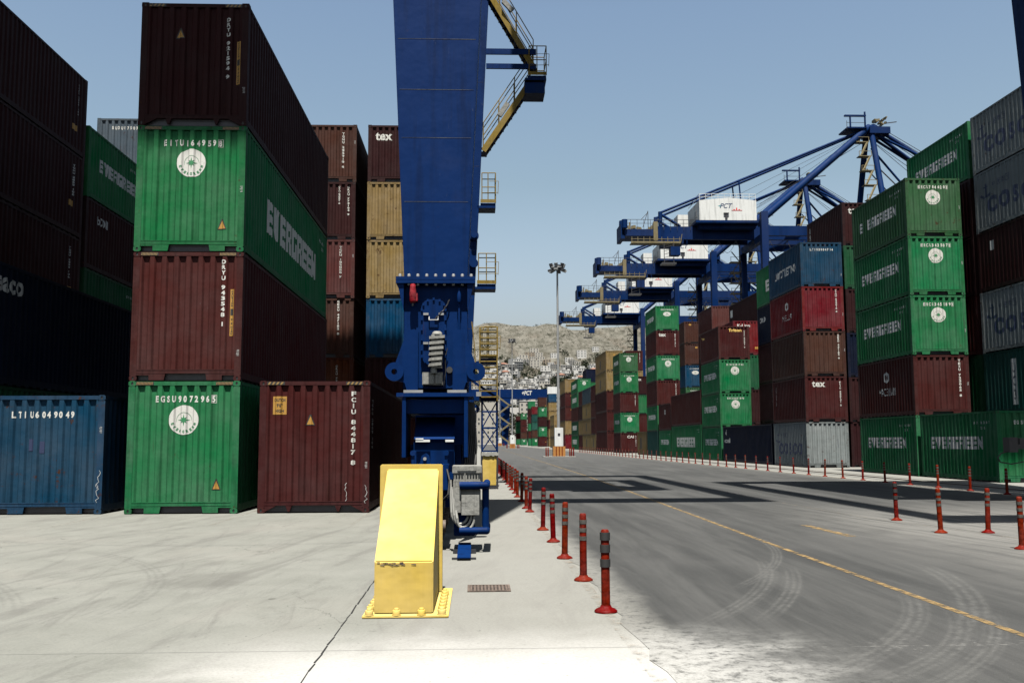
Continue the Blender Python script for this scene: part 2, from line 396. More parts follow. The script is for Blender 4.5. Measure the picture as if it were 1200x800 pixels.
CNT = [0]
CODES = ['TGHU2859106', 'FCIU3307412', 'GESU4471820', 'TCKU1820557', 'CAIU6402918', 'CRXU7731049', 'TTNU5240163', 'BMOU3916470']
EG = ['EITU1649598', 'EGSU9072965', 'EMCU7846203', 'EMCU3635078', 'EMCU3651893', 'EISU2281740', 'EGHU3300417']
ORD = ['bottom', 'second', 'third', 'fourth', 'fifth', 'sixth']
WORDCOL = dict(green='green', greenold='weathered green', dgreen='dark green', maroon='maroon', dmaroon='dark maroon', brown='brown', rust='rust red', red='bright red', blue='blue', bblue='bright blue',
    navy='navy', grey='grey', greyblue='slate grey', tan='tan', teal='teal', pink='faded maroon', seagreen='sea green', slate='slate blue')
def container(x, y, z, L, Hc, col, marks, label, near, side, base, group):
    e = empty('shipping_container', (x+WD/2, y+L/2, z), label, 'container', group)
    F = faces_for(L); wS = S20 if L < 8 else S40; LT = int(L); hk = round(Hc, 2); cm, fm = CM[col], FM[col]
    if near > 0:
        jx = rng.uniform(-.02, .02); e.location.x += jx; e.location.y += rng.uniform(-.02, .03); e.rotation_euler.z = rng.uniform(-.0012, .0012)
    fr = obj('frame', cached(('fr', LT, hk, base, near > 1), lambda: frame_mesh(L, Hc, base, near > 1)), e); setmat(fr, fm)
    for nm, key in (('end_wall', 'front'), ('end_wall', 'back'), ('side_wall', 'right'), ('side_wall', 'left')):
        wl = END if key in ('front', 'back') else wS
        o = obj(nm, cached((key, LT, hk), lambda: wall_mesh(wl, F[key], .20, Hc-.05)), e); setmat(o, cm)
    o = obj('roof', cached(('roof', LT, hk), lambda: roof_mesh(L, Hc)), e); setmat(o, cm)
    obj('underframe', cached(('uf', LT, hk), lambda: shell_mesh(L, Hc)), e)
    if near > 1:
        cmesh = cached('cast', lambda: casting_mesh().mesh('corner_casting', [FM['green'], M['black']]))
        for sx in (-1, 1):
            for sy in (-1, 1):
                for zz in (.059, Hc-.059):
                    o = obj('corner_casting', cmesh, e, (sx*(WD/2-.081), sy*(L/2-.089), zz)); o.scale = (sx, -sy, 1); setmat(o, fm)
    SF = 'right' if side > 0 else 'left'; sfn, ffn = F[SF], F['front']
    if near > 1:
        k_ = rng.random()
        if k_ > .3:
            u = WD/2-.08; z_ = rng.uniform(.5, 2.0); obj('scuff', place(merge(*[polyf([(u+rng.uniform(-.04, .02), z_+q*.03), (u+.03, z_+q*.03+.004), (u+.03, z_+q*.03+.012), (u-.03, z_+q*.03+.01)]) for q in range(5)]), None, lambda a_, b_, d: (a_, -L/2+.002+d, b_), 'scuff', M['whitef'], .003), e)
    for mk in marks:
        k = mk[0]; a = mk[1:]
        if k == 'EG':       # big block word on the long side; optional dropped letters
            drop = a[0] if a else ()
            wpx, hpx = (7.4, .85) if L > 8 else (4.15, .48)
            me = cached(('EG', LT, SF, hk, drop), lambda: place(fit(block_word('EVERGREEN', drop), wpx, hpx, 0 if L > 8 else .1*side, 1.42), wS, sfn, 'lettering', M['white' if L > 8 else 'whitef']))
            obj('lettering', me, e)
            if near:
                me = cached(('EGn', LT, SF, hk), lambda: place(merge(fit(row_text('EMCU 363507', 1.5), 1.15, .10, L/2-1.15, Hc-.42), fit(row_text('22G1', 1.7), .42, .10, L/2-1.0, Hc-.62)), wS, sfn, 'container_number', M['whitef'])); obj('container_number', me, e)
        elif k == 'EM':     # emblem on the end, with the number above it
            code = a[0] if a else EG[CNT[0] % len(EG)]; CNT[0] += 1; oval = len(a) > 1
            def mk1():
                d, i = emblem_polys(.325)
                if oval: d = ([(x*1.25, y*.72) for x, y in d[0]], d[1])
                return place(([(x, y+Hc-.86) for x, y in d[0]], d[1]), END, ffn, 'emblem', M['white'])
            def mk2():
                d, i = emblem_polys(.325); return place(([(x*(1 if not oval else .8), y*(1 if not oval else .6)+Hc-.86) for x, y in i[0]], i[1]), END, ffn, 'emblem_star', M['greend'], .007)
            o = obj('emblem', cached(('em', hk, LT, oval), mk1), e); obj('emblem_star', cached(('em2', hk, LT, oval), mk2), o)
            me = cached(('num', code, hk, LT), lambda: place(fit(row_text(code[:4]+code[4:10]+code[10:], 1.0), 1.30, .145, .02, Hc-.40), END, ffn, 'container_number', M['white'])); o = obj('container_number', me, e)
            if near > 1: obj('check_digit_box', cached(('cdb', hk, LT), lambda: place(merge(rect(.60, .69, Hc-.49, Hc-.481), rect(.60, .69, Hc-.318, Hc-.31), rect(.692, .70, Hc-.49, Hc-.31), rect(.592, .60, Hc-.49, Hc-.31)), END, ffn, 'check_digit_box', M['white'])), o)
        elif k == 'NUM':    # number written across the end
            code, u = a; me = place(fit(row_text(code), 1.35, .145, u, Hc-.43), END, ffn, 'container_number', M['white']); obj('container_number', me, e)
        elif k == 'VN':     # number written downwards on the end
            u = a[0] if a else .78; code = a[1] if len(a) > 1 else CODES[CNT[0] % len(CODES)]; CNT[0] += 1; top = a[2] if len(a) > 2 else .34; ln = a[3] if len(a) > 3 else 1.35
            me = cached(('vn', code, u, hk, LT, top, ln), lambda: place(fit(stack_text(code[:4]+' '+code[4:10]+' '+code[10:]), .095, ln, u, Hc-top-ln/2), END, ffn, 'container_number', M['white'])); obj('container_number', me, e)
        elif k == 'T':      # word on the end: text, u, distance below the top, width, height, material
            s, u, dz, wd, ht, mt = a; me = cached(('T', s, u, dz, hk, LT), lambda: place(fit(text_polys(s, .03), wd, ht, u, Hc-dz), END, ffn, 'lettering', M[mt])); obj('lettering', me, e)
        elif k == 'S':      # word on the side: text, u, z, width, height, material
            s, u, z_, wd, ht, mt = a; me = cached(('S', s, u, z_, wd, LT, SF), lambda: place(fit(text_polys(s, .03), wd, ht, u, z_), wS, sfn, 'lettering', M[mt])); obj('lettering', me, e)
        elif k == 'SV':     # number written downwards on the side
            u = a[0]; me = cached(('SV', u, hk, LT, SF), lambda: place(fit(stack_text('TGHU 2859 106'), .10, 1.1, u, Hc-.95), wS, sfn, 'container_number', M['whitef'])); obj('container_number', me, e)
        elif k == 'TRI':    # warning triangle on the end
            u, z_ = a; t = .085
            o = obj('warning_label', place(polyf([(u-t*1.25, z_-t*1.3), (u+t*1.25, z_-t*1.3), (u+.02, z_+t*1.5), (u-.02, z_+t*1.5)]), END, ffn, 'warning_label', M['black']), e)
            obj('warning_symbol', place(polyf([(u-t*.95, z_-t*1.08), (u+t*.95, z_-t*1.08), (u, z_+t*1.12)]), END, ffn, 'warning_symbol', M['yel'], .006), o)
        elif k == 'STRIP':  # narrow amber strip with small black text
            u, z0, z1 = a; o = obj('warning_label', place(rect(u-.045, u+.045, z0, z1), END, ffn, 'warning_label', M['yel']), e)
            obj('label_text', place(merge(fit(stack_text('CAUTION'), .045, (z1-z0)*.34, u, z1-(z1-z0)*.2), rect(u-.035, u+.035, z0+(z1-z0)*.44, z0+(z1-z0)*.58), fit(stack_text('9 6 HIGH'), .045, (z1-z0)*.34, u, z0+(z1-z0)*.2)), END, ffn, 'label_text', M['black'], .006), o)
        elif k == 'CAUT':
            u, z_ = a; o = obj('caution_sign', place(rect(u-.15, u+.15, z_-.2, z_+.2), END, ffn, 'caution_sign', M['yel']), e)
            obj('sign_text', place(merge(fit(text_polys('CAUTION', .03), .24, .07, u, z_+.12), fit(text_polys("9'6\"", .03), .12, .08, u, z_), fit(text_polys('HIGH', .03), .18, .07, u, z_-.12)), END, ffn, 'sign_text', M['black'], .006), o)
        elif k == 'HAZ':    # black and amber stripes on the header
            fine = a[0] if a else False; n = 12 if fine else 4; ln = .36
            for s in (-1, 1):
                u0 = s*(WD/2-.17-ln/2)-ln/2; st = []
                for i in range(n):
                    p = ln/n; st.append(polyf([(u0+i*p, Hc-.088), (u0+i*p+p*.5, Hc-.088), (u0+i*p+p*.95, Hc-.026), (u0+i*p+p*.45, Hc-.026)]))
                hfn = lambda u, z, d: (u, -L/2+.008+d, z)
                o = obj('hazard_stripe', cached(('hz', fine, s, hk, LT), lambda: place(merge(*st), None, hfn, 'hazard_stripe', M['haz'], .005)), e)
                obj('hazard_backing', cached(('hzb', s, hk, LT), lambda: place(rect(u0-.01, u0+ln+.02, Hc-.092, Hc-.022), None, hfn, 'hazard_backing', M['black'], .003)), o)
        elif k == 'DOTS':   # amber label
            u, z_ = a; obj('warning_label', cached(('dot', u, z_, LT, hk), lambda: place(rect(u-.14, u+.14, z_-.1, z_+.1), END, ffn, 'warning_label', M['yel'])), e)
        elif k == 'SM':     # dark or pale mark on the side: u0,u1,z0,z1,mat
            u0, u1, z0, z1, mt = a; obj('side_panel_mark', cached(('sm', a, LT, SF), lambda: place(rect(u0, u1, z0, z1), wS, sfn, 'side_panel_mark', M[mt])), e)
        elif k == 'COSCO':
            wd = 4.3; me = cached(('cosco', SF), lambda: place(fit(text_polys('COSCO', .05, 0, 1.35), wd, .70, .1, 1.05), wS, sfn, 'lettering', M['navyt'])); obj('lettering', me, e)
            def cjk():
                # the four characters as brush-like strokes on a 10 x 10 grid
                G = [[(1,9,6.5,7.3),(1,9,3,3.8),(1,1.9,3.8,6.5),(8.1,9,3.8,6.5),(4.6,5.4,0,3),(4.6,5.4,3.8,6.5),(4.6,5.4,7.3,10)],
                     [(0,9.5,0,.8),(.5,1.4,1.5,6),(2.5,9,8,8.8),(2.5,9.5,5.6,6.4),(4,4.8,2,5.6),(6.5,7.3,2.6,5.6),(7.3,9.5,2.6,3.2),(.5,2,7.5,8.5)],
                     [(1,9,8,8.6),(1,9,6.4,7),(1,9,4.8,5.4),(4.6,5.4,5.4,6.4),(4.6,5.4,7,8),(0,9.8,3,3.7),(4.6,5.4,0,3),(1.5,2.3,5.4,6.4),(2,3,1,2.2),(7,8,1,2.2)],
                     [(0,.9,0,10),(9.1,10,0,10),(.9,9.1,0,.8),(.9,9.1,9.2,10),(2,8,6,6.8),(5.6,6.4,2,6),(5.6,6.4,6.8,8.6),(3.4,5,3.4,4.2)]]
                pr = []
                for i, g in enumerate(G):
                    for a_, b_, c_, d_ in g: pr.append(rect(i*12+a_, i*12+b_, c_, d_))
                return place(fit(merge(*pr), 1.35, .27, -.95, 1.88), wS, sfn, 'lettering', M['navyt'])
            obj('lettering', cached(('cjk', SF), cjk), e)
            def anch():
                pr = [rect(-.05, .05, -.3, .3), polyf([(-.36,-.12),(-.42,-.22),(-.1,-.36),(-.05,-.26)]), polyf([(.05,-.26),(.1,-.36),(.42,-.22),(.36,-.12)]), rect(-.2, -.05, .12, .17), rect(.05, .2, .12, .17)]
                return place(([(x-2.15, y+1.72) for x, y in merge(*pr)[0]], merge(*pr)[1]), wS, sfn, 'anchor_mark', M['navyt'])
            obj('anchor_mark', cached(('anch', SF), anch), e)
        elif k == 'HEX':    # six-sided badge over a word on the side
            word, mt = a
            def hx():
                o6 = [(.27*math.cos(R(60*i+30)), .27*math.sin(R(60*i+30))*1.1) for i in range(6)]; i6 = [(x*.62, y*.62) for x, y in o6]
                pr = [polyf([o6[i], o6[(i+1) % 6], i6[(i+1) % 6], i6[i]]) for i in range(6)]+[polyf([(-.03, -.16), (.12, .1), (.05, .16), (-.1, -.1)])]
                v, f = merge(*pr); return place(([(x+.2, y+1.78) for x, y in v], f), wS, sfn, 'badge', M[mt])
            obj('badge', cached(('hex', mt, LT, SF), hx), e)
            if word: obj('lettering', cached(('hexw', word, SF), lambda: place(fit(text_polys(word, .0), 1.8, .34, .25, 1.12), wS, sfn, 'lettering', M[mt])), e)
        elif k == 'PATCH':
            for u, z_ in a[0]: obj('repair_patch', place(rect(u-.055, u+.055, z_-.13, z_+.13), END, ffn, 'repair_patch', M['navyt'], .005), e)
        elif k == 'SCRAWL':
            for (u, z_, sx) in a[0]:
                pts = [(u+rng.uniform(-.05, .05)*sx, z_+.35-.05*i) for i in range(9)]; pr = []
                for p, q in zip(pts[:-1], pts[1:]): pr.append(polyf([(p[0]-.004, p[1]), (p[0]+.006, p[1]-.004), (q[0]+.006, q[1]-.004), (q[0]-.004, q[1])]))
                obj('chalk_mark', place(merge(*pr), None if abs(u) > 1.07 else END, (lambda u_, z__, d: (u_, -L/2+.002+d, z__)) if abs(u) > 1.07 else ffn, 'chalk_mark', M['whitef'], .004), e)
    return e

HC, ST, C20, C40 = 2.896, 2.591, 6.058, 12.192
def stack(x, y, L, desc, boxes, near, side, base='plates', group='stacked shipping containers'):
    z = 0.006; n = len(boxes)
    for i, b in enumerate(boxes):
        col, Hc, words = b[0], b[1], b[2]; marks = b[3:]
        pos = 'alone' if n == 1 else ('topmost' if i == n-1 else ORD[i]+(' of' if i == 0 else ' up'))
        lab = f"{WORDCOL[col]} container{(' '+words) if words else ''}, {pos} {'' if n==1 else 'in '}{desc}" if pos != 'bottom of' else f"{WORDCOL[col]} container{(' '+words) if words else ''}, bottom of {desc}"
        bs = b[-1][1] if isinstance(b[-1], tuple) and b[-1][0] == 'BASE' else base
        marks = [m for m in marks if m[0] != 'BASE']
        container(x, y, z, L, Hc, col, marks, lab, near, side, bs, group); z += Hc

# ------------------------------------------------------------------ ground
def ground_mat(name, road):
    m, t, b = newmat(name)
    g = t.nodes.new('ShaderNodeNewGeometry'); P = g.outputs['Position']
    sep = t.nodes.new('ShaderNodeSeparateXYZ'); t.links.new(P, sep.inputs[0]); X, Y = sep.outputs[0], sep.outputs[1]
    def mp(sx, sy, rz=0):
        r_ = t.nodes.new('ShaderNodeMapping'); r_.inputs['Rotation'].default_value = (0, 0, rz); t.links.new(P, r_.inputs[0])
        n = t.nodes.new('ShaderNodeMapping'); n.inputs['Scale'].default_value = (sx, sy, 1); t.links.new(r_.outputs[0], n.inputs[0]); return n.outputs[0]
    iso = mp(1, 1); fine = noise(t, iso, 38, 5, .7); med = noise(t, iso, 1.3, 6, .62, .4); big = noise(t, iso, .22, 5, .6, .6); spk = noise(t, iso, 9, 8, .75)
    alongy = noise(t, mp(1.6, .12), 1.0, 7, .68, .3); alongy2 = noise(t, mp(7, .25), 1.0, 6, .7)
    diag = noise(t, mp(2.4, .30, R(9)), 1.0, 9, .74, .7); diag3 = noise(t, mp(1.7, .2, R(24)), 1.0, 9, .74, 1.0); diag2 = noise(t, mp(4.5, .35, R(-8)), 1.0, 6, .68, .5)
    def ring(cx, cy, r, wdt, lo, hi, axis='Y'):
        dx = math_(t, 'SUBTRACT', X, cx); dy = math_(t, 'SUBTRACT', Y, cy)
        d = math_(t, 'SQRT', math_(t, 'ADD', math_(t, 'MULTIPLY', dx, dx), math_(t, 'MULTIPLY', dy, dy)))
        e = math_(t, 'ABSOLUTE', math_(t, 'SUBTRACT', d, r)); k = math_(t, 'SUBTRACT', 1.0, ramp(t, e, wdt*.5, wdt))
        rib = math_(t, 'ADD', math_(t, 'MULTIPLY', math_(t, 'SINE', math_(t, 'MULTIPLY', d, 2*math.pi/(wdt*.52))), .35), .65)
        k = math_(t, 'MULTIPLY', k, rib); v = Y if axis == 'Y' else X
        k = math_(t, 'MULTIPLY', k, ramp(t, v, lo, lo+1.0)); return math_(t, 'MULTIPLY', k, math_(t, 'SUBTRACT', 1.0, ramp(t, v, hi-1.2, hi)))
    def band(v, c, h, soft): # 1 inside |v-c|<h
        return math_(t, 'SUBTRACT', 1.0, ramp(t, math_(t, 'ABSOLUTE', math_(t, 'SUBTRACT', v, c)), h, h+soft))
    wob = math_(t, 'MULTIPLY', math_(t, 'SUBTRACT', med, .5), 1.6)
    # white cement dust spread across the near end of both surfaces
    dy = math_(t, 'ADD', Y, wob); dust = math_(t, 'SUBTRACT', 1.0, ramp(t, dy, 6.7, 8.5)); 
    dx = band(math_(t, 'ADD', X, wob), .3, 1.2, 1.8); dust = math_(t, 'MULTIPLY', dust, dx)
    if road:
        c = mixc(t, ramp(t, alongy, .34, .68), (.092, .095, .094), (.185, .187, .182))
        c = mixc(t, math_(t, 'MULTIPLY', ramp(t, alongy2, .5, .75), .5), c, (.075, .077, .078))
        c = mixc(t, math_(t, 'MULTIPLY', ramp(t, big, .45, .7), .5), c, (.19, .19, .186))
        c = mixc(t, math_(t, 'MULTIPLY', ramp(t, diag2, .58, .75), .35), c, (.25, .25, .245))
        # pale dust near the right-hand posts and beside the walkway
        e1 = ramp(t, math_(t, 'ADD', X, wob), 5.2, 8.4); e1 = math_(t, 'MULTIPLY', e1, math_(t, 'SUBTRACT', 1.0, ramp(t, dy, 17.5, 25)))
        e1 = math_(t, 'MULTIPLY', e1, ramp(t, diag2, .25, .6)); c = mixc(t, math_(t, 'MULTIPLY', e1, .85), c, (.50, .49, .46))
        e2 = math_(t, 'SUBTRACT', 1.0, ramp(t, math_(t, 'ADD', X, math_(t, 'MULTIPLY', wob, .3)), 1.32, 1.75)); e2 = math_(t, 'MULTIPLY', e2, ramp(t, spk, .3, .52)); c = mixc(t, math_(t, 'MULTIPLY', e2, .85), c, (.56, .555, .51))
        e3 = ramp(t, X, 13.2, 15.0); c = mixc(t, math_(t, 'MULTIPLY', e3, .5), c, (.3, .3, .28))
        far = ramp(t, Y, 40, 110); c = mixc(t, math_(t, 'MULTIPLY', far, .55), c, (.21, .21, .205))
        tr = ring(-6.85, 14.46, 10.72, .13, 8.0, 13.0)
        for a in ((-8.18, 14.62, 12.31, .13, 8.2, 12.2), (-2.79, 11.95, 7.47, .15, 5.6, 10.2), (-.75, 10.46, 5.35, .14, 5.8, 9.2), (-6.2, 16.2, 10.72, .1, 10, 16), (-4.6, 13.4, 10.2, .2, 7.5, 12.5), (-1.6, 11.0, 6.6, .12, 5.5, 9.0)):
            tr = math_(t, 'MAXIMUM', tr, ring(*a))
        c = mixc(t, math_(t, 'MULTIPLY', math_(t, 'MULTIPLY', tr, ramp(t, spk, .3, .7)), .46), c, (.42, .42, .40))
        # chalky scatter along the slab joint
        j = math_(t, 'MULTIPLY', band(Y, 7.36, .012, .5), ramp(t, spk, .54, .66)); j = math_(t, 'MAXIMUM', math_(t, 'MULTIPLY', j, ramp(t, med, .38, .6)), math_(t, 'MULTIPLY', band(Y, 7.36, .006, .012), ramp(t, spk, .47, .60))); c = mixc(t, math_(t, 'MULTIPLY', j, .55), c, (.62, .61, .58))
        dm = math_(t, 'MULTIPLY', math_(t, 'MULTIPLY', dust, band(math_(t, 'ADD', X, wob), .5, 1.0, 1.6)), ramp(t, spk, .30, .56)); c = mixc(t, dm, c, (1, 1, .96))
    else:
        c = mixc(t, ramp(t, med, .3, .7), (.365, .375, .338), (.43, .44, .40))
        c = mixc(t, math_(t, 'MULTIPLY', ramp(t, diag, .47, .66), .62), c, (.255, .252, .234)); c = mixc(t, math_(t, 'MULTIPLY', ramp(t, diag3, .57, .70), .5), c, (.20, .198, .185))
        c = mixc(t, math_(t, 'MULTIPLY', ramp(t, diag2, .56, .72), .5), c, (.24, .235, .22))
        c = mixc(t, math_(t, 'MULTIPLY', ramp(t, big, .52, .7), .45), c, (.50, .485, .44))
        tr = ring(-9.5, 9.5, 6.2, .16, 8.5, 15); tr2 = ring(-3.9, 22.5, 7.5, .14, 12, 17); tr3 = ring(-15, 22, 10.5, .15, 14, 20); tr4 = ring(-12, 6.0, 8.4, .16, 9, 14)
        for q in (tr2, tr3, tr4): tr = math_(t, 'MAXIMUM', tr, q)
        c = mixc(t, math_(t, 'MULTIPLY', math_(t, 'MULTIPLY', tr, ramp(t, spk, .35, .6)), .4), c, (.17, .168, .16))
        blotch = noise(t, iso, 2.6, 8, .75, .8); c = mixc(t, math_(t, 'MULTIPLY', ramp(t, blotch, .54, .70), .45), c, (.27, .265, .24)); c = mixc(t, math_(t, 'MULTIPLY', ramp(t, blotch, .48, .30), .30), c, (.47, .465, .42))
        vo = t.nodes.new('ShaderNodeTexVoronoi'); vo.feature = 'DISTANCE_TO_EDGE'; vo.inputs['Scale'].default_value = .33; wv = t.nodes.new('ShaderNodeVectorMath'); wv.operation = 'ADD'; t.links.new(iso, wv.inputs[0])
        nn = t.nodes.new('ShaderNodeTexNoise'); nn.inputs['Scale'].default_value = 1.2; nn.inputs['Detail'].default_value = 6; t.links.new(iso, nn.inputs['Vector']); ws = t.nodes.new('ShaderNodeVectorMath'); ws.operation = 'SCALE'; ws.inputs['Scale'].default_value = 1.4; t.links.new(nn.outputs['Color'], ws.inputs[0]); t.links.new(ws.outputs[0], wv.inputs[1]); t.links.new(wv.outputs[0], vo.inputs['Vector'])
        ck = math_(t, 'MULTIPLY', math_(t, 'SUBTRACT', 1.0, ramp(t, vo.outputs['Distance'], .0008, .0026)), ramp(t, big, .48, .6)); c = mixc(t, math_(t, 'MULTIPLY', ck, .6), c, (.10, .10, .09))
        dr = noise(t, iso, 4.2, 2, .4); c = mixc(t, math_(t, 'MULTIPLY', math_(t, 'MULTIPLY', ramp(t, dr, .735, .765), ramp(t, big, .42, .55)), .55), c, (.10, .095, .085))
        # oil stain
        ox = math_(t, 'SUBTRACT', X, -3.0); oy = math_(t, 'SUBTRACT', Y, 11.3); od = math_(t, 'SQRT', math_(t, 'ADD', math_(t, 'MULTIPLY', ox, ox), math_(t, 'MULTIPLY', math_(t, 'MULTIPLY', oy, oy), .35)))
        os_ = math_(t, 'SUBTRACT', 1.0, ramp(t, math_(t, 'ADD', od, math_(t, 'MULTIPLY', wob, .35)), .25, .55)); c = mixc(t, math_(t, 'MULTIPLY', os_, .35), c, (.17, .165, .15))
        walk = ramp(t, X, -1.0, -.4); c = mixc(t, math_(t, 'MULTIPLY', walk, .5), c, (.50, .49, .45))
        c = mixc(t, math_(t, 'MULTIPLY', dust, ramp(t, spk, .2, .45)), c, (.86, .855, .82))
        sj = band(Y, 7.45, .006, .01); c = mixc(t, math_(t, 'MULTIPLY', sj, .45), c, (.1, .1, .1))
        sj = band(X, -8.2, .006, .01); c = mixc(t, math_(t, 'MULTIPLY', sj, .25), c, (.1, .1, .1))
    grit = noise(t, iso, 85, 4, .8); c = mixc(t, math_(t, 'MULTIPLY', ramp(t, fine, .35, .8), .3), c, (.12, .12, .115)); c = mixc(t, math_(t, 'MULTIPLY', ramp(t, grit, .56, .72), .35 if road else .22), c, (.03, .03, .03)); c = mixc(t, math_(t, 'MULTIPLY', ramp(t, grit, .42, .28), .22), c, (.7, .7, .66))
    pit_ = noise(t, iso, 16, 3, .5); c = mixc(t, math_(t, 'MULTIPLY', ramp(t, pit_, .70, .74), .5), c, (.06, .06, .055))
    sc_ = t.nodes.new('ShaderNodeVectorMath'); sc_.operation = 'SCALE'; sc_.inputs['Scale'].default_value = .27 if road else .36; t.links.new(c, sc_.inputs[0]); t.links.new(sc_.outputs[0], b.inputs['Base Color']); b.inputs['Roughness'].default_value = .85; b.inputs['Specular IOR Level'].default_value = .25
    bu = t.nodes.new('ShaderNodeBump'); bu.inputs['Strength'].default_value = .35; bu.inputs['Distance'].default_value = .01; t.links.new(fine, bu.inputs['Height']); t.links.new(bu.outputs[0], b.inputs['Normal'])
    return m
gm = MB().add([(-2500, -60, 0), (2500, -60, 0), (2500, 3800, 0), (-2500, 3800, 0)], [(0, 1, 2, 3)]).build('ground', ground_mat('pale_yard_concrete', False)); tag(gm, kind='structure')
rd = MB()
ys = [-10]+[i*.35 for i in range(0, 90)]+[40, 60, 90, 140, 200, 300, 520]; jr = random.Random(3)
lf = [(1.27+(jr.uniform(-.04, .05) if y < 32 else 0), y) for y in ys]
n_ = len(ys); rd.add([(x, y, .004) for x, y in lf]+[(14.75, y, .004) for x, y in lf], [(i, n_+i, n_+i+1, i+1) for i in range(n_-1)])
tag(rd.build('road', ground_mat('worn_road_asphalt', True)), kind='structure')

def worn(name, rgb, lo, hi):
    m, t, b = newmat(name); v = coords(t, 'Object'); n = noise(t, v, 6, 8, .75); t.links.new(ramp(t, n, lo, hi), b.inputs['Alpha']); b.inputs['Base Color'].default_value = (*rgb, 1); b.inputs['Roughness'].default_value = .8; return m
ly = worn('worn_yellow_line', (.175, .115, .042), .36, .62); lp = worn('faded_yellow_line', (.19, .155, .115), .46, .80)
def line(pts, wd, mat, z=.008, name='road_line'):
    m = MB(); L_ = []; 
    for i, p in enumerate(pts):
        q = pts[min(i+1, len(pts)-1)]; o = pts[max(i-1, 0)]; d = Vector((q[0]-o[0], q[1]-o[1])).normalized(); nn = Vector((d.y, -d.x))*wd/2; L_ += [(p[0]-nn.x, p[1]-nn.y, z), (p[0]+nn.x, p[1]+nn.y, z)]
    m.add(L_, [(2*i, 2*i+1, 2*i+3, 2*i+2) for i in range(len(pts)-1)]); return tag(m.build(name, mat), kind='structure')
line([(4.30, -6), (4.33, 7.67), (4.43, 14.85), (4.75, 30), (5.0, 44), (5.1, 70), (5.2, 160), (5.2, 400)], .085, ly)
line([(8.6, 10), (8.5, 15), (7.75, 20), (7.55, 26), (7.3, 50), (7.3, 200)], .08, lp); line([(6.02, 17.7), (6.06, 15.6)], .16, ly)
line([(1.2, -4), (1.2, 90)], .10, lp, .0085); line([(-4.95, 18.6), (-5.0, 34)], .09, lp, .004); line([(-2.3, 18.5), (-2.3, 34)], .09, lp, .004); line([(-7.85, 18.5), (-7.85, 22)], .09, lp, .004)
line([(13.2, 20), (13.2, 300)], .08, lp)
# slab joint with a strip of tar, and crane rails sunk in slots
jm = MB(); y = 0
while y < 11.3:
    yy = y+jr.uniform(.2, .5); w_ = jr.uniform(.003, .008); xo = jr.uniform(-.006, .006); jm.add([(-1.12+xo-w_, y, .004), (-1.12+xo+w_, y, .004), (-1.12-xo+w_*.8, yy, .004), (-1.12-xo-w_*.8, yy, .004)], [(0, 1, 2, 3)]); y = yy+jr.choice((0, .03))
tag(jm.build('slab_joint', M['black']), kind='structure')
for xr, y0 in ((-.62, 10.4), (16.65, 3)):
    tag(MB().add([(xr-.11, y0, .004), (xr+.11, y0, .004), (xr+.11, 480, .004), (xr-.11, 480, .004)], [(0, 1, 2, 3)]).build('rail_slot', M['darksteel']), kind='structure')
    tag(MB().box(xr-.035, xr+.035, y0, 480, .008, .03).build('crane_rail', M['castiron']), kind='structure')
tag(MB().add([(14.9, 3, .008), (15.0, 3, .008), (15.0, 300, .008), (14.9, 300, .008)], [(0, 1, 2, 3)]).build('kerb_line', M['castiron']), kind='structure')
for xx in (16.0, 17.4):
    tag(MB().add([(xx-.05, 3, .005), (xx+.05, 3, .005), (xx+.05, 300, .005), (xx-.05, 300, .005)], [(0, 1, 2, 3)]).build('cable_slot', M['darksteel']), kind='structure')
# drain grate
e = empty('drain_grate', (.15, 10.42, 0), 'rusty rectangular drain grate set in the pale walkway', 'drain grate')
g_ = MB()
g_.box(-.225, .225, -.215, -.19, .004, .014).box(-.225, .225, .19, .215, .004, .014).box(-.225, -.2, -.19, .19, .004, .014).box(.2, .225, -.19, .19, .004, .014)
g_.build('rim', M['castiron'], e); g_ = MB()
for i in range(11): g_.box(-.195+i*.037, -.195+i*.037+.02, -.188, .188, .005, .012)
for i in range(3): g_.box(-.199, .199, -.10+i*.1, -.085+i*.1, .0045, .0115)
g_.build('bars', M['castiron'], e); MB().add([(-.2, -.19, .004), (.2, -.19, .004), (.2, .19, .004), (-.2, .19, .004)], [(0, 1, 2, 3)]).build('pit', M['black'], e)

# ------------------------------------------------------------------ left yard
GL = 'containers stacked left of the crane leg'
A_ = 'near stack of green and maroon containers'
stack(-7.61, 21.62, C40, A_, [
    ('green', HC, 'numbered EGSU 907296 5', ('EM', 'EGSU9072965'), ('EG',), ('TRI', .74, .62), ('HAZ', True)),
    ('maroon', HC, 'numbered DRYU 943548', ('VN', .78, 'DRYU9435481', .18, 1.5), ('STRIP', .98, 1.0, 2.05), ('HAZ', True)),
    ('green', HC, 'with star emblem', ('EM', 'EITU1649598'), ('EG',), ('TRI', .72, .62), ('HAZ', True)),
    ('dmaroon', HC, 'numbered DRYU 921594', ('VN', .76, 'DRYU9215949', .34, 1.45), ('STRIP', 1.0, .98, 2.0), ('TRI', -.33, 2.17), ('HAZ',), ('BASE', 'tabs'))], 2, 1, group=GL)
stack(-4.74, 21.64, C40, 'right of the bottom green one', [
    ('maroon', HC, 'with yellow caution sign', ('VN', .85, 'FCIU8448178', .24, 1.62), ('CAUT', -.78, 2.35), ('TRI', -.1, 2.02), ('HAZ',), ('SV', -5.4), ('SCRAWL', [(1.14, .25, .8), (.70, .3, .6)]))], 2, 1, 'tabs', group=GL)
stack(-10.57, 21.66, C40, 'at the left picture edge', [
    ('blue', ST, 'numbered LTIU 604904', ('NUM', 'LTIU6049049', -.12), ('PATCH', [(-.36, 1.5), (-.13, 1.45)]), ('SCRAWL', [(1.13, .6, .8), (1.12, .3, .9)]))], 2, 1, group=GL)
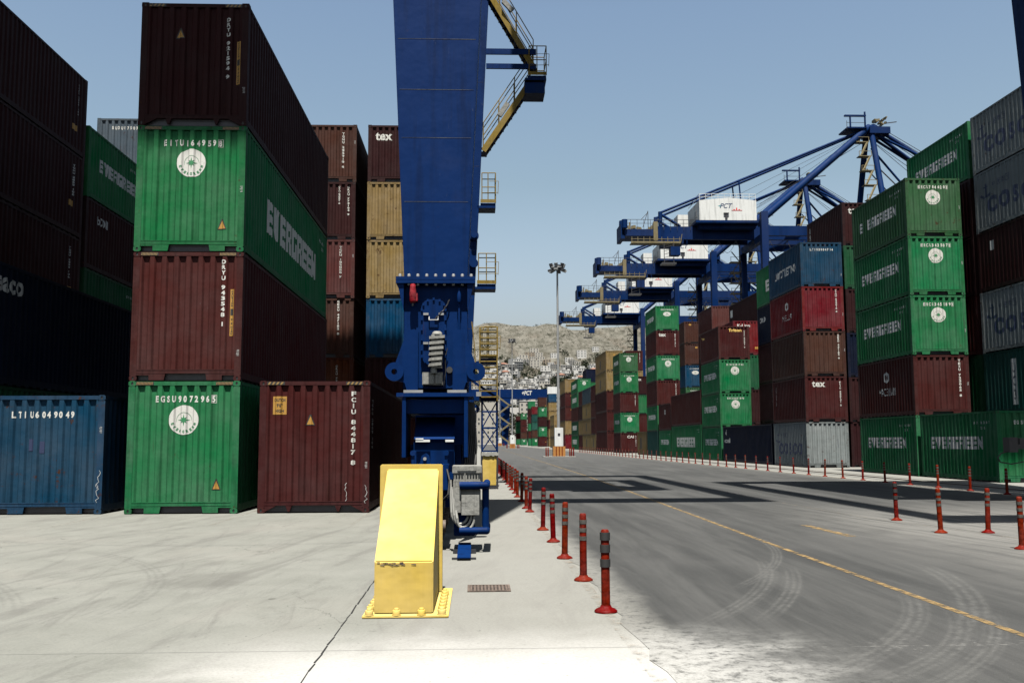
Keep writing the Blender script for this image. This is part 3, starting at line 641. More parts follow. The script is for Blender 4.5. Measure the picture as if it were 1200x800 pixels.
stack(-13.54, 20.5, C40, 'two-high pile behind the blue one', [('dgreen', HC, ''), ('navy', HC, 'with white name on its side', ('S', 'seaco', -3.36, 2.38, 1.6, .36, 'whitef'))], 1, 1, group=GL)
stack(-16.34, 22.1, C40, 'left edge tall dark stack', [('dgreen', HC, ''), ('dmaroon', HC, ''),
    ('dmaroon', HC, 'with amber side mark', ('SM', 5.1, 5.4, .9, 1.1, 'yel'), ('SV', 5.25)), ('dmaroon', HC, 'with small amber mark', ('SM', 5.0, 5.3, 1.0, 1.2, 'yel'), ('SV', 5.3)), ('dmaroon', HC, '', ('SM', 5.0, 5.35, .8, 1.0, 'yel'), ('SV', 5.4))], 1, 1, group=GL)
stack(-16.34, 34.6, C20, 'stack beyond the tall dark one', [('dmaroon', ST, ''), ('maroon', ST, ''), ('dgreen', ST, 'plain', ('EG',)),
    ('dmaroon', ST, 'with badge reading bCON', ('S', 'bCON', -1.4, 1.95, .95, .32, 'whitef')), ('green', ST, 'with EVERGREEN side lettering', ('EG',))], 1, 1, group=GL)
stack(-16.34, 41.4, C20, 'far stack seen over the EVERGREEN one', [('maroon', ST, ''), ('green', ST, ''), ('brown', ST, ''), ('maroon', ST, ''), ('maroon', ST, 'plain'),
    ('greyblue', ST, 'streaked with dirt', ('NUM', 'SUDU1750362', .1))], 1, 1, group=GL)
stack(-7.68, 42.0, C40, 'six-high stack with the rusty brown top', [('maroon', ST, ''), ('rust', ST, 'half in shade', ('VN', .5)), ('brown', ST, 'streaked', ('VN', .55, CODES[2], .1, 1.5)), ('pink', ST, 'with long number', ('VN', .6, CODES[3], .3, 1.4)),
    ('dmaroon', ST, 'with short numbers', ('VN', .5, CODES[4], .2, .8), ('VN', .9, CODES[5], .2, 1.3)), ('brown', ST, 'streaked', ('VN', .62, CODES[0], .35, 1.6))], 2, 1, group=GL)
stack(-4.74, 42.0, C40, 'stack half hidden by the crane leg', [('maroon', ST, ''), ('dmaroon', ST, 'plain'), ('bblue', ST, 'part shaded'), ('tan', ST, 'with heavy rust'), ('tan', ST, 'with light rust'),
    ('dmaroon', ST, 'marked tex', ('T', 'tex', -.52, .52, .75, .36, 'white'))], 2, 1, group=GL)

# ------------------------------------------------------------------ right yard: three rows going away from the camera
X1, X2, X3 = 18.83, 21.73, 24.70; GR = 'containers stacked right of the road'
egs = ('EG',); em = ('EM',); vn = ('VN',)
def rs(x, y, L, name, boxes, near): stack(x, y, L, name, boxes, near, -1, group=GR)
rs(X1, 34.4, C20, 'at the right edge, roadside row', [('green', ST, 'with EVERGREEN side', egs, ('NUM', 'EGSU3304175', .1))], 2)
B_ = 'stack topped by three green ones'
rs(X1, 40.76, C20, B_, [('green', ST, 'with EVERGREEN side', egs), ('maroon', ST, 'with white side badge', ('HEX', 'MACELIAN', 'whitef'), ('VN', .8, 'TEXU7230658', .2, 1.6)),
    ('green', ST, 'with broken round emblem', ('EM', 'EMCU3651893'), egs), ('green', ST, 'with faded emblem', ('EM', 'EMCU3635078'), egs), ('greenold', ST, 'with worn side lettering', ('EM', 'EMCU7846203'), ('EG', (1,)))], 2)
rs(X2, 55.4, C20, 'second-row stack just beyond the three green ones', [('dmaroon', ST, ''), ('dmaroon', ST, ''), ('navy', ST, ''), ('dmaroon', ST, ''), ('dgreen', ST, ''), ('dmaroon', ST, 'marked tex', ('T', 'tex', -.45, .5, .8, .36, 'white'), ('SV', -2.5))], 1)
U_ = 'stack topped by a blue container'
rs(X1, 54.5, C20, U_, [('grey', ST, 'marked COSCO', ('COSCO',), ('T', 'I I I I I', .6, 1.2, .05, .5, 'navyt')), ('maroon', ST, 'marked tex', ('T', 'tex', -.42, .45, .78, .33, 'white'), ('VN', .82, CODES[1], .3, 1.4), ('SV', -2.3)),
    ('brown', ST, 'plain', ('VN', .8, CODES[2], .2, 1.4)), ('red', ST, 'with white badge', ('HEX', 'MELLA', 'whitef'), ('VN', .78, CODES[6], .2, 1.3)), ('blue', ST, 'with broken white lettering', ('NUM', 'LTIU3806714', .05), ('S', 'LLOYD TRIESTINO', .1, 1.3, 3.9, .50, 'whitef'))], 2)
rs(X1, 61.0, C40, 'before the green stack', [('navy', ST, 'with small white name', ('S', 'cosi', -4.9, 1.55, 1.5, .34, 'whitef'), ('S', 'd', -5.2, 2.15, .3, .4, 'whitef'))], 1)
rs(X1, 73.8, C20, 'stack with the gold-lettered top', [('green', ST, '', egs), ('green', ST, 'with broken emblem', em, egs), ('green', ST, 'with ring emblem', em, egs), ('maroon', ST, 'with gold lettering', ('T', 'Triton', .1, .32, 1.05, .24, 'gold'), ('VN', .82), ('S', 'Triton', -2.1, 2.1, .9, .22, 'gold'))], 1)
rs(X1, 80.2, C40, 'low two-high pair left of the green stack', [('green', HC, 'with wide lettering', egs), ('maroon', HC, 'plain')], 1)
rs(X1, 92.7, C20, 'pair beside the six-high stack', [('green', ST, 'with EVERGREEN side', egs), ('maroon', ST, 'with small badge', ('HEX', '', 'whitef'))], 1)
rs(X1, 99.4, C20, 'six-high roadside stack', [('teal', ST, 'plain'), ('green', ST, 'with side lettering', egs), ('maroon', ST, 'with a long number', vn), ('green', ST, 'with round emblem', em, egs), ('maroon', ST, 'marked tex', ('T', 'tex', -.55, .45, .75, .34, 'white'), vn), ('green', ST, 'with oval emblem', ('EM', 'EMCU7846203', 1), egs)], 1)
rs(X1, 106.0, C20, 'low beside the roadside posts', [('tan', ST, 'with dark side panel', ('SM', -1.2, -.3, .7, 1.9, 'black'))], 1)
rs(X1, 125.0, C20, 'five-high stack with the CAI base', [('maroon', ST, 'marked CAI', ('T', 'CAI', .1, .5, .85, .34, 'white'), vn), ('green', ST, 'with ring emblem', em, egs), ('maroon', ST, 'plain', vn), ('green', ST, 'with bright emblem', em, egs), ('greenold', ST, 'with dirty emblem', em, egs)], 1)
sp = ('SM', -.7, .2, .6, 1.9, 'black')
rs(X1, 138.0, C40, 'stack topped by two tan ones', [('maroon', HC, 'with amber label', ('DOTS', .1, 2.3)), ('maroon', HC, 'with small label', ('DOTS', .1, 2.3)), ('maroon', HC, 'plain'), ('tan', HC, 'with dark side panel', sp, ('DOTS', 0, 2.3)), ('tan', HC, 'with dark panel', sp, ('DOTS', 0, 2.3))], 1)
rs(X1, 150.6, C20, 'thin stack beyond the two tan tops', [('tan', ST, '', sp), ('maroon', ST, ''), ('maroon', ST, ''), ('maroon', ST, '')], 0)
rs(X1, 157.0, C40, 'tan pile with the slate blue top', [('tan', ST, '', sp), ('tan', ST, '', sp), ('tan', ST, '', sp), ('slate', ST, '')], 0)
rs(X1, 169.6, C20, 'thin pile before the far green stack', [('maroon', ST, ''), ('tan', ST, ''), ('dmaroon', ST, ''), ('maroon', ST, '')], 0)
rs(X1, 176.6, C40, 'far stack topped by two green ones', [('green', ST, '', egs, em), ('dgreen', ST, '', egs, em), ('maroon', ST, ''), ('green', ST, '', egs, em), ('green', ST, '', egs, em)], 0)
rs(X1, 201.6, C40, 'far stack right of the tall lamp post', [('red', HC, ''), ('tan', HC, ''), ('maroon', HC, '', ('DOTS', .1, 2.3)), ('maroon', HC, '', ('DOTS', .1, 2.3)), ('tan', HC, '')], 0)
rs(X1, 230.0, C40, 'pile hidden behind the lamp post', [('tan', ST, ''), ('tan', ST, ''), ('tan', ST, '')], 0)
rs(X1, 285.0, C20, 'distant stack left of the lamp post', [('maroon', HC, '', ('DOTS', .8, 1.4)), ('green', HC, '', em), ('dmaroon', HC, ''), ('green', HC, '', em), ('brown', HC, '', ('DOTS', .8, .4))], 0)
rs(X1, 318.0, C20, 'distant stack with the red top', [('green', ST, '', em), ('brown', ST, ''), ('seagreen', ST, ''), ('teal', ST, ''), ('red', ST, '')], 0)
rs(X1, 340.0, C20, 'distant stack with the dark maroon top', [('green', ST, ''), ('maroon', ST, ''), ('green', ST, ''), ('maroon', ST, ''), ('dmaroon', ST, ''), ('green', ST, '')], 0)
rs(X1, 395.0, C20, 'distant narrow stack under the far crane', [('green', ST, '', em), ('brown', ST, ''), ('maroon', ST, ''), ('maroon', ST, ''), ('green', ST, '', em)], 0)
rs(X1, 440.0, C20, 'farthest stack of the roadside row', [('green', ST, ''), ('maroon', ST, ''), ('green', ST, ''), ('green', ST, ''), ('maroon', ST, '')], 0)
rs(X2, 34.4, C20, 'grey stack at the right edge', [('dgreen', ST, ''), ('teal', ST, 'with white side strip', ('SM', -1.0, -.55, .35, 2.2, 'whitef'), ('S', 'U\nC\n3', -.78, 1.3, .2, 1.5, 'navyt')), ('grey', ST, 'marked COSCO', ('COSCO',)), ('dmaroon', ST, 'with small label', ('SM', -2.0, -1.7, 1.7, 2.1, 'whitef')), ('grey', ST, 'marked COSCO', ('COSCO',)), ('grey', ST, 'rust-streaked, marked COSCO', ('COSCO',))], 1)
rs(X2, 40.76, C20, 'stack beyond the grey ones, right edge', [('maroon', ST, ''), ('dgreen', ST, ''), ('maroon', ST, ''), ('dmaroon', ST, ''), ('dmaroon', ST, 'plain'), ('green', ST, 'with EVERGREEN side', egs)], 1)
rs(X2, 61.0, C40, 'second-row stack behind the navy container', [('dmaroon', HC, ''), ('dmaroon', HC, 'with white marks', ('SV', -3)), ('dmaroon', HC, ''), ('navy', HC, 'with small white name', ('S', 'GOLD', -4.8, 1.9, 1.3, .4, 'whitef')), ('green', HC, 'with side lettering', egs)], 1)
rs(X2, 80.2, C20, 'second-row stack with the red top', [('maroon', HC, ''), ('dmaroon', HC, ''), ('dgreen', HC, ''), ('red', HC, 'with orange label', ('T', 'K-Line', -.3, .4, 1.1, .25, 'white'), ('VN', 1.0), ('DOTS', .75, .6))], 1)
rs(X2, 131.6, C20, 'shaded second-row stack marked tex', [('dmaroon', ST, ''), ('maroon', ST, ''), ('green', ST, ''), ('dmaroon', ST, 'marked tex', ('T', 'tex', -.5, .45, .75, .34, 'white'))], 0)
rs(X2, 138.0, C40, 'second-row stack beside the two tan tops', [('dmaroon', HC, ''), ('dmaroon', HC, ''), ('maroon', HC, ''), ('tan', HC, ''), ('maroon', HC, 'with number', vn)], 0)
rs(X2, 188.0, C20, 'far second-row stack with the navy top', [('maroon', ST, ''), ('maroon', ST, ''), ('tan', ST, ''), ('maroon', ST, ''), ('green', ST, ''), ('navy', ST, '')], 0)
rs(X2, 285.0, C20, 'distant stack with the blue top', [('tan', ST, ''), ('tan', ST, ''), ('maroon', ST, ''), ('tan', ST, ''), ('tan', ST, ''), ('bblue', ST, '')], 0)
rs(X2, 240.0, C40, 'second-row tan pile by the lamp post', [('tan', ST, ''), ('tan', ST, ''), ('dmaroon', ST, ''), ('dmaroon', ST, '')], 0)
rs(X3, 80.2, C40, 'third-row stack above the red one', [('dmaroon', HC, ''), ('maroon', HC, ''), ('dmaroon', HC, ''), ('dmaroon', HC, ''), ('dmaroon', HC, 'with white side mark', ('SM', -5.6, -4.9, 1.7, 2.4, 'whitef'))], 1)
rs(X3, 99.4, C20, 'third-row stack right of the blue crane legs', [('maroon', ST, ''), ('maroon', ST, ''), ('green', ST, ''), ('dmaroon', ST, ''), ('maroon', ST, ''), ('pink', ST, '')], 1)
rs(X3, 112.6, C20, 'third-row stack with the blue container', [('maroon', ST, ''), ('maroon', ST, ''), ('greenold', ST, '', em), ('bblue', ST, 'with oval emblem', ('EM', 'LTIU3806714', 1)), ('brown', ST, 'with small label', ('DOTS', .2, 2.1)), ('brown', ST, 'with tiny label', ('DOTS', -.5, 2.2))], 1)

# ------------------------------------------------------------------ near gantry cranes
def crane_frame(root, cx, y1, y2, sgn, hw0, slope, reach):
    """two visible legs at y1 and y2, tapered, two cross girders above the road, end beam, sill; sgn +1: cantilever to +x"""
    def hw(z): return hw0+slope*(z-4.2)
    for yy in (y1, y2):
        m = MB(); z0, z1, z2 = 4.12, 27.0, 28.9; a, b = hw(z0), hw(z1)
        m.hexa([(cx-a, yy, z0), (cx+a, yy, z0), (cx+a, yy+1.0, z0), (cx-a, yy+1.0, z0)], [(cx-b, yy, z1), (cx+b, yy, z1), (cx+b, yy+1.1, z1), (cx-b, yy+1.1, z1)])
        leg = m.build('leg', M['crane'], root, .012)
        for zz in (5.35, 6.4, 7.2, 8.05, 11, 14, 17, 20, 23):      # weld seams
            q = hw(zz)-.05; MB().box(cx-q, cx+q, yy-.003, yy+.01, zz, zz+.008).build('weld_seam', M['seam'], leg)
        xo = cx-sgn*22
        m = MB(); m.hexa([(xo-.5, yy, .8), (xo+.5, yy, .8), (xo+.5, yy+1, .8), (xo-.5, yy+1, .8)], [(xo-1.2, yy, z1), (xo+1.2, yy, z1), (xo+1.2, yy+1.1, z1), (xo-1.2, yy+1.1, z1)]); m.build('leg', M['crane'], root)
        m = MB(); xa, xb = sorted((cx-sgn*24, cx+sgn*reach)); m.box(xa, xb, yy+.0, yy+1.15, 27.0, 28.95); g = m.build('girder', M['crane'], root)
        m = MB()
        for z in (29.5, 30.0):
            m.tube((xa, yy-.3, z), (xb, yy-.3, z), .025)
        k = int((xb-xa)/1.5)
        for i in range(k+1): m.tube((xa+i*1.5, yy-.3, 28.95), (xa+i*1.5, yy-.3, 30.0), .025)
        m.box(xa, xb, yy-.45, yy, 28.9, 28.95); m.build('walkway', M['rail'], g)
    xe = cx+sgn*reach; xa, xb = sorted((xe, xe-sgn*.75)); MB().box(xa, xb, y1+1.15, y2, 27.3, 28.7).build('end_beam', M['crane'], root)
    xa, xb = sorted((cx-sgn*24, cx-sgn*23.2)); MB().box(xa, xb, y1+1.15, y2, 27.3, 28.7).build('end_beam', M['crane'], root)
    MB().box(cx-.42, cx+.42, y1+1.0, y2, 2.4, 3.6).build('sill_beam', M['crane'], root)
def trolley(root, xa, xb, ya, yb):
    m = MB(); 
    m.box(xa, xb, ya, ya+.9, 29.1, 29.9).box(xa, xb, yb-.9, yb, 29.1, 29.9)
    for i in range(4):
        x = xa+(xb-xa-.8)*i/3; m.box(x, x+.8, ya+.9, yb-.9, 29.15, 29.85)
    t_ = m.build('trolley', M['crane'], root)
    MB().box(xa+.4, xa+(xb-xa)*.62, ya+1.2, yb-1.6, 29.95, 32.2).build('winch_house', M['whitep'], t_)
    MB().box(xa+(xb-xa)*.66, xb-.3, ya+1.0, ya+3.0, 25.6, 27.9).build('operator_cab', M['whitep'], t_)
    m = MB()
    for (x, y) in ((xa+1.2, ya+2), (xb-1.2, ya+2), (xa+1.2, yb-2), (xb-1.2, yb-2)): m.tube((x, y, 23), (x, y, 29.2), .02, n=5)
    m.build('hoist_rope', M['darksteel'], t_); m = MB(); m.box(xa+1.0, xb-1.0, ya+2.6, yb-2.6, 22.4, 22.9); m.box(xa+1.6, xb-1.6, ya+1.6, ya+2.4, 22.45, 22.85); m.box(xa+1.6, xb-1.6, yb-2.4, yb-1.6, 22.45, 22.85); m.build('spreader', M['yellow'], t_)
CX = -.615; Y1, Y2 = 15.2, 32.7
gc = empty('gantry_crane', (CX, Y1, 0), 'tall blue gantry crane with tapering box leg standing on the left rail', 'gantry crane', None)
gc.location = (0, 0, 0)
crane_frame(gc, CX, Y1, Y2, 1, .505, .0465, 7.95)
trolley(gc, 1.1, 5.9, 20.6, 28.4)
MB().box(-8.6, -3.4, 32.75, 33.7, 28.96, 30.6).build('girder_shadow_box', M['whitep'], gc)  # unseen box for girder machinery, added to throw shade on the far stacks
def cyl_y(m, x, y0, y1, z, r, n=24): return m.tube((x, y0, z), (x, y1, z), r, n=n)
def leg_base(root, y, detail):
    lb = MB().box(CX-.505, CX+.505, y+.02, y+.98, 2.37, 4.02).build('leg_base', M['crane'], root, .01)
    fl = MB().box(CX-.62, CX+.62, y-.13, y+1.13, 4.02, 4.07).box(CX-.62, CX+.62, y-.13, y+1.13, 4.075, 4.125).build('flange', M['crane'], lb)
    m = MB()
    for i in range(9):
        x = CX-.56+i*.14; m.lathe([(.026, 0), (.026, .03), (.02, .05)], (x, y-.07, 4.125), 6); m.lathe([(.026, 0), (.026, .03)], (x, y-.07, 3.99), 6)
    m.build('flange_bolts', M['steel'], fl)
    m = MB(); 
    for s in (-1, 1): 
        p = [(CX+s*.50, 4.02), (CX+s*.60, 4.02), (CX+s*.50, 3.6)]
        m.prism(p if s < 0 else p[::-1], lambda u, v, d: (u, d, v), y-.1, y+.02)
    m.build('gusset', M['crane'], lb)
    MB().box(CX-.60, CX+.60, y-.12, y+1.1, 2.24, 2.30).build('bottom_plate', M['crane'], lb)
    for s in (-1, 1):
        m = MB(); cx2 = CX+s*.635; n = 16
        p = [(CX+s*.27, 2.34), (CX+s*.27, 3.26), (CX+s*.33, 3.30), (CX+s*.42, 3.28), (CX+s*.48, 3.17), (cx2-s*.02, 2.77+.02), (cx2, 2.50), (CX+s*.48, 2.46), (CX+s*.44, 2.34)]
        if s > 0: p = p[::-1]
        m.prism(p, lambda u, v, d: (u, d, v), y-.07, y+.015); o = m.build('lug', M['crane'], lb)
        m = MB(); ri, ro = .045, .145
        for i in range(28):
            a, b = 2*math.pi*i/28, 2*math.pi*(i+1)/28
            q = [(cx2+r_*math.cos(t_), 2.63+r_*math.sin(t_)) for r_, t_ in ((ri, a), (ro, a), (ro, b), (ri, b))]
            m.hexa([(q[0][0], y-.11, q[0][1]), (q[1][0], y-.11, q[1][1]), (q[2][0], y-.11, q[2][1]), (q[3][0], y-.11, q[3][1])], [(q[0][0], y+.05, q[0][1]), (q[1][0], y+.05, q[1][1]), (q[2][0], y+.05, q[2][1]), (q[3][0], y+.05, q[3][1])])
        m.build('lug_ring', M['crane'], o)
    for s in (-1, 1): MB().box(CX+s*.34-.15, CX+s*.34+.15, y-.10, y+.015, 2.30, 2.345).build('foot_pad', M['steel'] if detail else M['crane'], lb)
    if not detail: return lb
    # inspection hatch
    hx = -.775; hy = 3.18; n = 12; w2 = .20; z1, z0 = 3.62, 2.98-.08
    pr = [(hx+w2*math.cos(math.pi*i/n), z1+w2*.9*math.sin(math.pi*i/n)) for i in range(n+1)]+[(hx+w2*math.cos(math.pi+math.pi*i/n), z0+w2*.9*math.sin(math.pi+math.pi*i/n)) for i in range(n+1)]
    hx = CX-.03; pr = [(u+.13, v) for u, v in pr]
    h = MB().prism(pr, lambda u, v, d: (u, d, v), y-.045, y+.03).build('hatch', M['crane'], lb, .006)
    m = MB(); per = [(hx+(u-hx)*.93, 3.26+(v-3.26)*.96) for u, v in pr]
    tot = len(per)
    cuts = [per[i] for i in range(0, tot, 2)]+[(per[0][0], z1-.16*k) for k in (1, 2, 3, 4)]+[(per[n+1][0], z1-.16*k) for k in (1, 2, 3, 4)]
    for u, v in cuts: m.box(u-.016, u+.016, y-.066, y-.044, v-.02, v+.02)
    m.build('hatch_bolts', M['crane'], h)
    m = MB(); 
    for zz in (3.52, 3.06):
        for s in (-1, 1): m.box(hx+s*.12-.04, hx+s*.12+.04, y-.08, y-.044, zz, zz+.035)
    m.path([(hx-.07, y-.02, 3.52), (hx-.07, y-.09, 3.44), (hx+.07, y-.09, 3.44), (hx+.07, y-.02, 3.52)], .009); m.build('handle', M['steel'], h)
    m = MB(); pts = [(hx+.02, y-.06, 3.45), (hx+.10, y-.08, 3.54), (hx+.16, y-.06, 3.60), (hx+.22, y-.05, 3.70), (hx+.25, y-.03, 3.78)]; m.path(pts, .009); 
    for p, q in zip(pts[:-1], pts[1:]): m.tube(p, Vector(p)+(Vector(q)-Vector(p))*.5+Vector((.0, -.01, .012)), .011, n=5)
    m.build('chain', M['darksteel'], lb)
    # extinguisher canister, round lamp, louvred siren, junction box
    m = MB(); x = CX-.355; m.lathe([(.01, 3.70), (.042, 3.71), (.052, 3.74), (.055, 3.86), (.05, 3.9), (.045, 3.95), (.045, 4.0), (.03, 4.01)], (x, y-.10, 0), 12); e1 = m.build('fire_extinguisher', M['red'], lb)
    MB().box(x+.035, x+.075, y-.12, y+.02, 3.74, 3.86).build('bracket', M['red'], e1); MB().tube((x, y-.10, 3.66), (x, y-.10, 3.71), .018).build('nozzle', M['darksteel'], e1)
    m = MB(); x = CX+.37; m.lathe([(.028, 3.72), (.034, 3.74), (.034, 3.84), (.022, 3.89), (.015, 3.95)], (x, y-.07, 0), 10); m.tube((x, y-.05, 2.4), (x, y-.05, 3.74), .018); m.build('conduit', M['crane'], lb)
    m = MB(); a, b = (CX+.03, y-.16, 3.14), (CX+.03, y-.16, 3.22)
    for i in range(6): 
        z = 3.10-i*.085+.1; m.hexa([(CX-.09-.01*i*.3, y-.24, z-.075), (CX+.15-.01*i, y-.24, z-.055), (CX+.15-.01*i, y-.02, z-.055), (CX-.09-.003*i, y-.02, z-.075)], [(CX-.09, y-.24, z-.03), (CX+.15-.01*i, y-.24, z-.01), (CX+.15-.01*i, y-.02, z-.01), (CX-.09, y-.02, z-.03)])
    m.box(CX-.06, CX+.11, y-.2, y-.02, 2.68, 3.2); m.lathe([(.08, 0), (.075, .03), (.05, .05)], (CX+.03, y-.14, 3.205), 10); m.tube((CX-.02, y-.14, 2.68), (CX-.02, y-.14, 2.60), .05); m.build('siren', M['grey'], lb)
    m = MB().box(CX-.20, CX+.12, y-.10, y-.0, 2.42, 2.62).box(CX-.19, CX-.02, y-.125, y-.10, 2.43, 2.61).box(CX, CX+.11, y-.12, y-.10, 2.44, 2.6); m.build('junction_box', M['grey'], lb, .004)
    m = MB().path([(CX+.13, y-.03, 2.4), (CX+.16, y-.05, 2.62), (CX+.15, y-.05, 2.85), (CX+.19, y-.05, 3.0)], .007); cyl_y(m, CX+.22, y-.05, y+.02, 2.66, .05, 12); m.build('cable', M['rubber'], lb)
    return lb
leg_base(gc, Y1, True); leg_base(gc, Y2, False)
# bogie under the near leg
bo = MB(); bx = CX
bo.box(bx-.51, bx-.45, Y1-.1, Y1+1.0, 1.30, 2.24).box(bx+.45, bx+.51, Y1-.1, Y1+1.0, 1.30, 2.24).box(bx-.45, bx+.45, Y1-.02, Y1+.9, 1.98, 2.20).box(bx-.40, bx+.40, Y1+.3, Y1+2.4, .75, 1.5)
bg_ = bo.build('bogie', M['crane'], gc, .006)
m = MB().prism([(Y1+.04, 1.585), (Y1+.08, 1.545), (Y1+.62, 1.90), (Y1+.58, 1.94)][::-1], lambda u, v, d: (d, u, v), bx-.33, bx+.30); m.build('hood', M['crane'], bg_)
m = MB().box(bx-.34, bx+.30, Y1+.1, Y1+.4, .95, 1.545); m.build('drive_housing', M['crane'], bg_, .01)
m = MB().box(bx-.30, bx-.08, Y1-.06, Y1+.04, 1.54, 1.575).box(bx+.16, bx+.29, Y1-.06, Y1+.04, 1.54, 1.575).box(bx-.3, bx-.18, Y1-.065, Y1-.06, 1.575, 1.60); m.build('sunlit_edge', M['whitep'], bg_)  # white bars painted in for sunlight catching the hood's lower edge
for s in (-.28, .2): 
    m = MB().box(bx+s-.02, bx+s+.02, Y1-1.02, Y1-.96, 1.12, 1.36); m.tube((bx+s, Y1-1.04, 1.38), (bx+s, Y1-.94, 1.38), .04, n=12); m.build('eye_bolt', M['crane'], bg_)
m = MB(); p = [(-.3, 1.02), (.14, 1.02), (.14, 1.2), (.06, 1.22), (-.02, 1.24), (-.04, 1.34), (-.09, 1.38), (-.15, 1.34), (-.17, 1.24), (-.22, 1.22), (-.3, 1.2)]
m.prism([(bx+u, v) for u, v in p], lambda u, v, d: (u, d, v), Y1-1.15, Y1-1.02); m.box(bx-.33, bx+.22, Y1-1.02, Y1+.1, .7, 1.1); m.build('rail_clamp', M['crane'], bg_, .005)
MB().tube((bx-.1, Y1-1.17, 1.30), (bx-.1, Y1-1.0, 1.30), .025, n=10).build('clamp_pin', M['steel'], bg_)
MB().box(bx-.2, bx-.02, Y1-1.156, Y1-1.15, 1.04, 1.07).build('orange_mark', M['orange'], bg_)
m = MB().box(bx+.14, bx+.24, Y1-1.2, Y1-.6, .85, 1.22).box(bx-.36, bx+.1, Y1-1.5, Y1-1.1, .25, .85); m.build('buffer_head', M['crane'], bg_, .01)
for yy in (Y1-1.05, Y1+.35, Y1+1.7):
    m = MB(); m.tube((bx-.07, yy, .335), (bx+.07, yy, .335), .30, n=32); m.tube((bx-.10, yy, .335), (bx-.07, yy, .335), .33, n=32); m.tube((bx+.07, yy, .335), (bx+.10, yy, .335), .33, n=32)
    wq = m.build('wheel', M['darksteel'], bg_); MB().tube((bx-.14, yy, .335), (bx+.20, yy, .335), .09, n=16).build('hub', M['castiron'], wq)
# electrical cabinet, hoses and pipe guard on the walkway side
cb = MB().box(bx+.31, bx+.70, Y1-1.35, Y1-.75, .62, 1.16).build('cabinet', M['grey'], bg_, .008)
m = MB()
for i in range(9): m.box(bx+.33+i*.04, bx+.345+i*.04, Y1-1.37, Y1-1.35, .9, 1.08)
m.box(bx+.30, bx+.715, Y1-1.38, Y1-.72, 1.10, 1.20); m.box(bx+.37, bx+.64, Y1-1.39, Y1-1.36, 1.13, 1.17); m.box(bx+.47, bx+.485, Y1-1.385, Y1-1.37, .62, 1.1)
m.box(bx+.43, bx+.68, Y1-1.46, Y1-1.36, .52, .80); m.box(bx+.33, bx+.42, Y1-1.40, Y1-1.36, .55, .9); m.build('cabinet_fittings', M['grey'], cb, .003)
for k in range(3):
    pts = [(bx+.27+.02*k, Y1-1.25-.03*k, 1.0-.1*k)]+[(bx+.29+.04*k+.12*(1-math.cos(math.pi*i/9)), Y1-1.36-.03*k, .55-.04*k-(.16)*math.sin(math.pi*i/9)) for i in range(10)]+[(bx+.54+.04*k, Y1-1.3, .7)]
    MB().path(pts, .02, 7).build('hose', M['hose'], cb)
MB().path([(bx+.22, Y1-1.2, 1.15), (bx+.26, Y1-1.3, 1.0), (bx+.24, Y1-1.35, .8), (bx+.16, Y1-1.3, .72)], .012, 6).build('hose', M['rubber'], cb)
pg = MB(); px = bx+.78; yg = Y1-1.42
for z in (.93, .30):
    pg.tube((bx+.40, yg, z), (px, yg, z), .052, n=14); pg.tube((px, yg, z), (px+.02, yg+.9, z), .052, n=14); pg.lathe([(.0, -.052), (.037, -.037), (.052, 0), (.037, .037), (.0, .052)], (px, yg, z), 12)
pg.tube((px-.01, yg+.1, .30), (px-.01, yg+.1, .93), .05, n=14); pg.build('pipe_guard', M['crane'], bg_)
m = MB().box(bx+.32, bx+.62, Y1-1.3, Y1-.5, .22, .55); m.build('motor_plate', M['crane'], bg_, .01)
m = MB().box(bx-.46, bx+.46, Y1+2.5, Y1+7.5, .35, 2.2).box(bx-.40, bx+.50, Y1+8.0, Y2-2.2, .5, 2.3)
for i in range(14): m.box(bx+.46, bx+.54, Y1+2.7+i*.34, Y1+2.85+i*.34, .5+.1*(i % 3), 1.9)
m.build('equalizer_beam', M['crane'], gc, .02)
m = MB(); m.tube((bx+.50, Y1+1.5, 1.45), (bx+.62, Y1+1.5, 1.45), .55, n=28); m.tube((bx+.46, Y1+1.5, 1.45), (bx+.50, Y1+1.5, 1.45), .62, n=28); m.tube((bx+.62, Y1+1.5, 1.45), (bx+.65, Y1+1.5, 1.45), .62, n=28); m.build('cable_reel', M['darksteel'], gc)
m = MB()
for i in range(6): m.path([(bx+.50+.02*i, Y1+.9+.05*i, 2.2), (bx+.50+.03*i, Y1+.9, 1.7-.05*i), (bx+.46+.02*i, Y1+.3, 1.2-.1*i), (bx+.36, Y1-.3, .9)], .014, 5)
m.build('cable', M['rubber'], gc)
# rear bogie simplified copy of shapes
m = MB().box(bx-.45, bx+.45, Y2-.9, Y2+1.9, .55, 1.5).box(bx-.51, bx-.45, Y2-.1, Y2+1, 1.3, 2.24).box(bx+.45, bx+.51, Y2-.1, Y2+1, 1.3, 2.24); b2 = m.build('bogie', M['crane'], gc)
for yy in (Y2-.7, Y2+.5, Y2+1.6): m = MB(); m.tube((bx-.1, yy, .335), (bx+.1, yy, .335), .31, n=24); m.build('wheel', M['darksteel'], b2)
# round lug on the far leg
m = MB(); cyl_y(m, -.02, Y2-.12, Y2+.02, 8.55, .16); cyl_y(m, -.02, Y2-.2, Y2-.1, 8.55, .10); cyl_y(m, -.03, Y2-.1, Y2+.02, 7.6, .15); m.build('lug', M['crane'], gc)
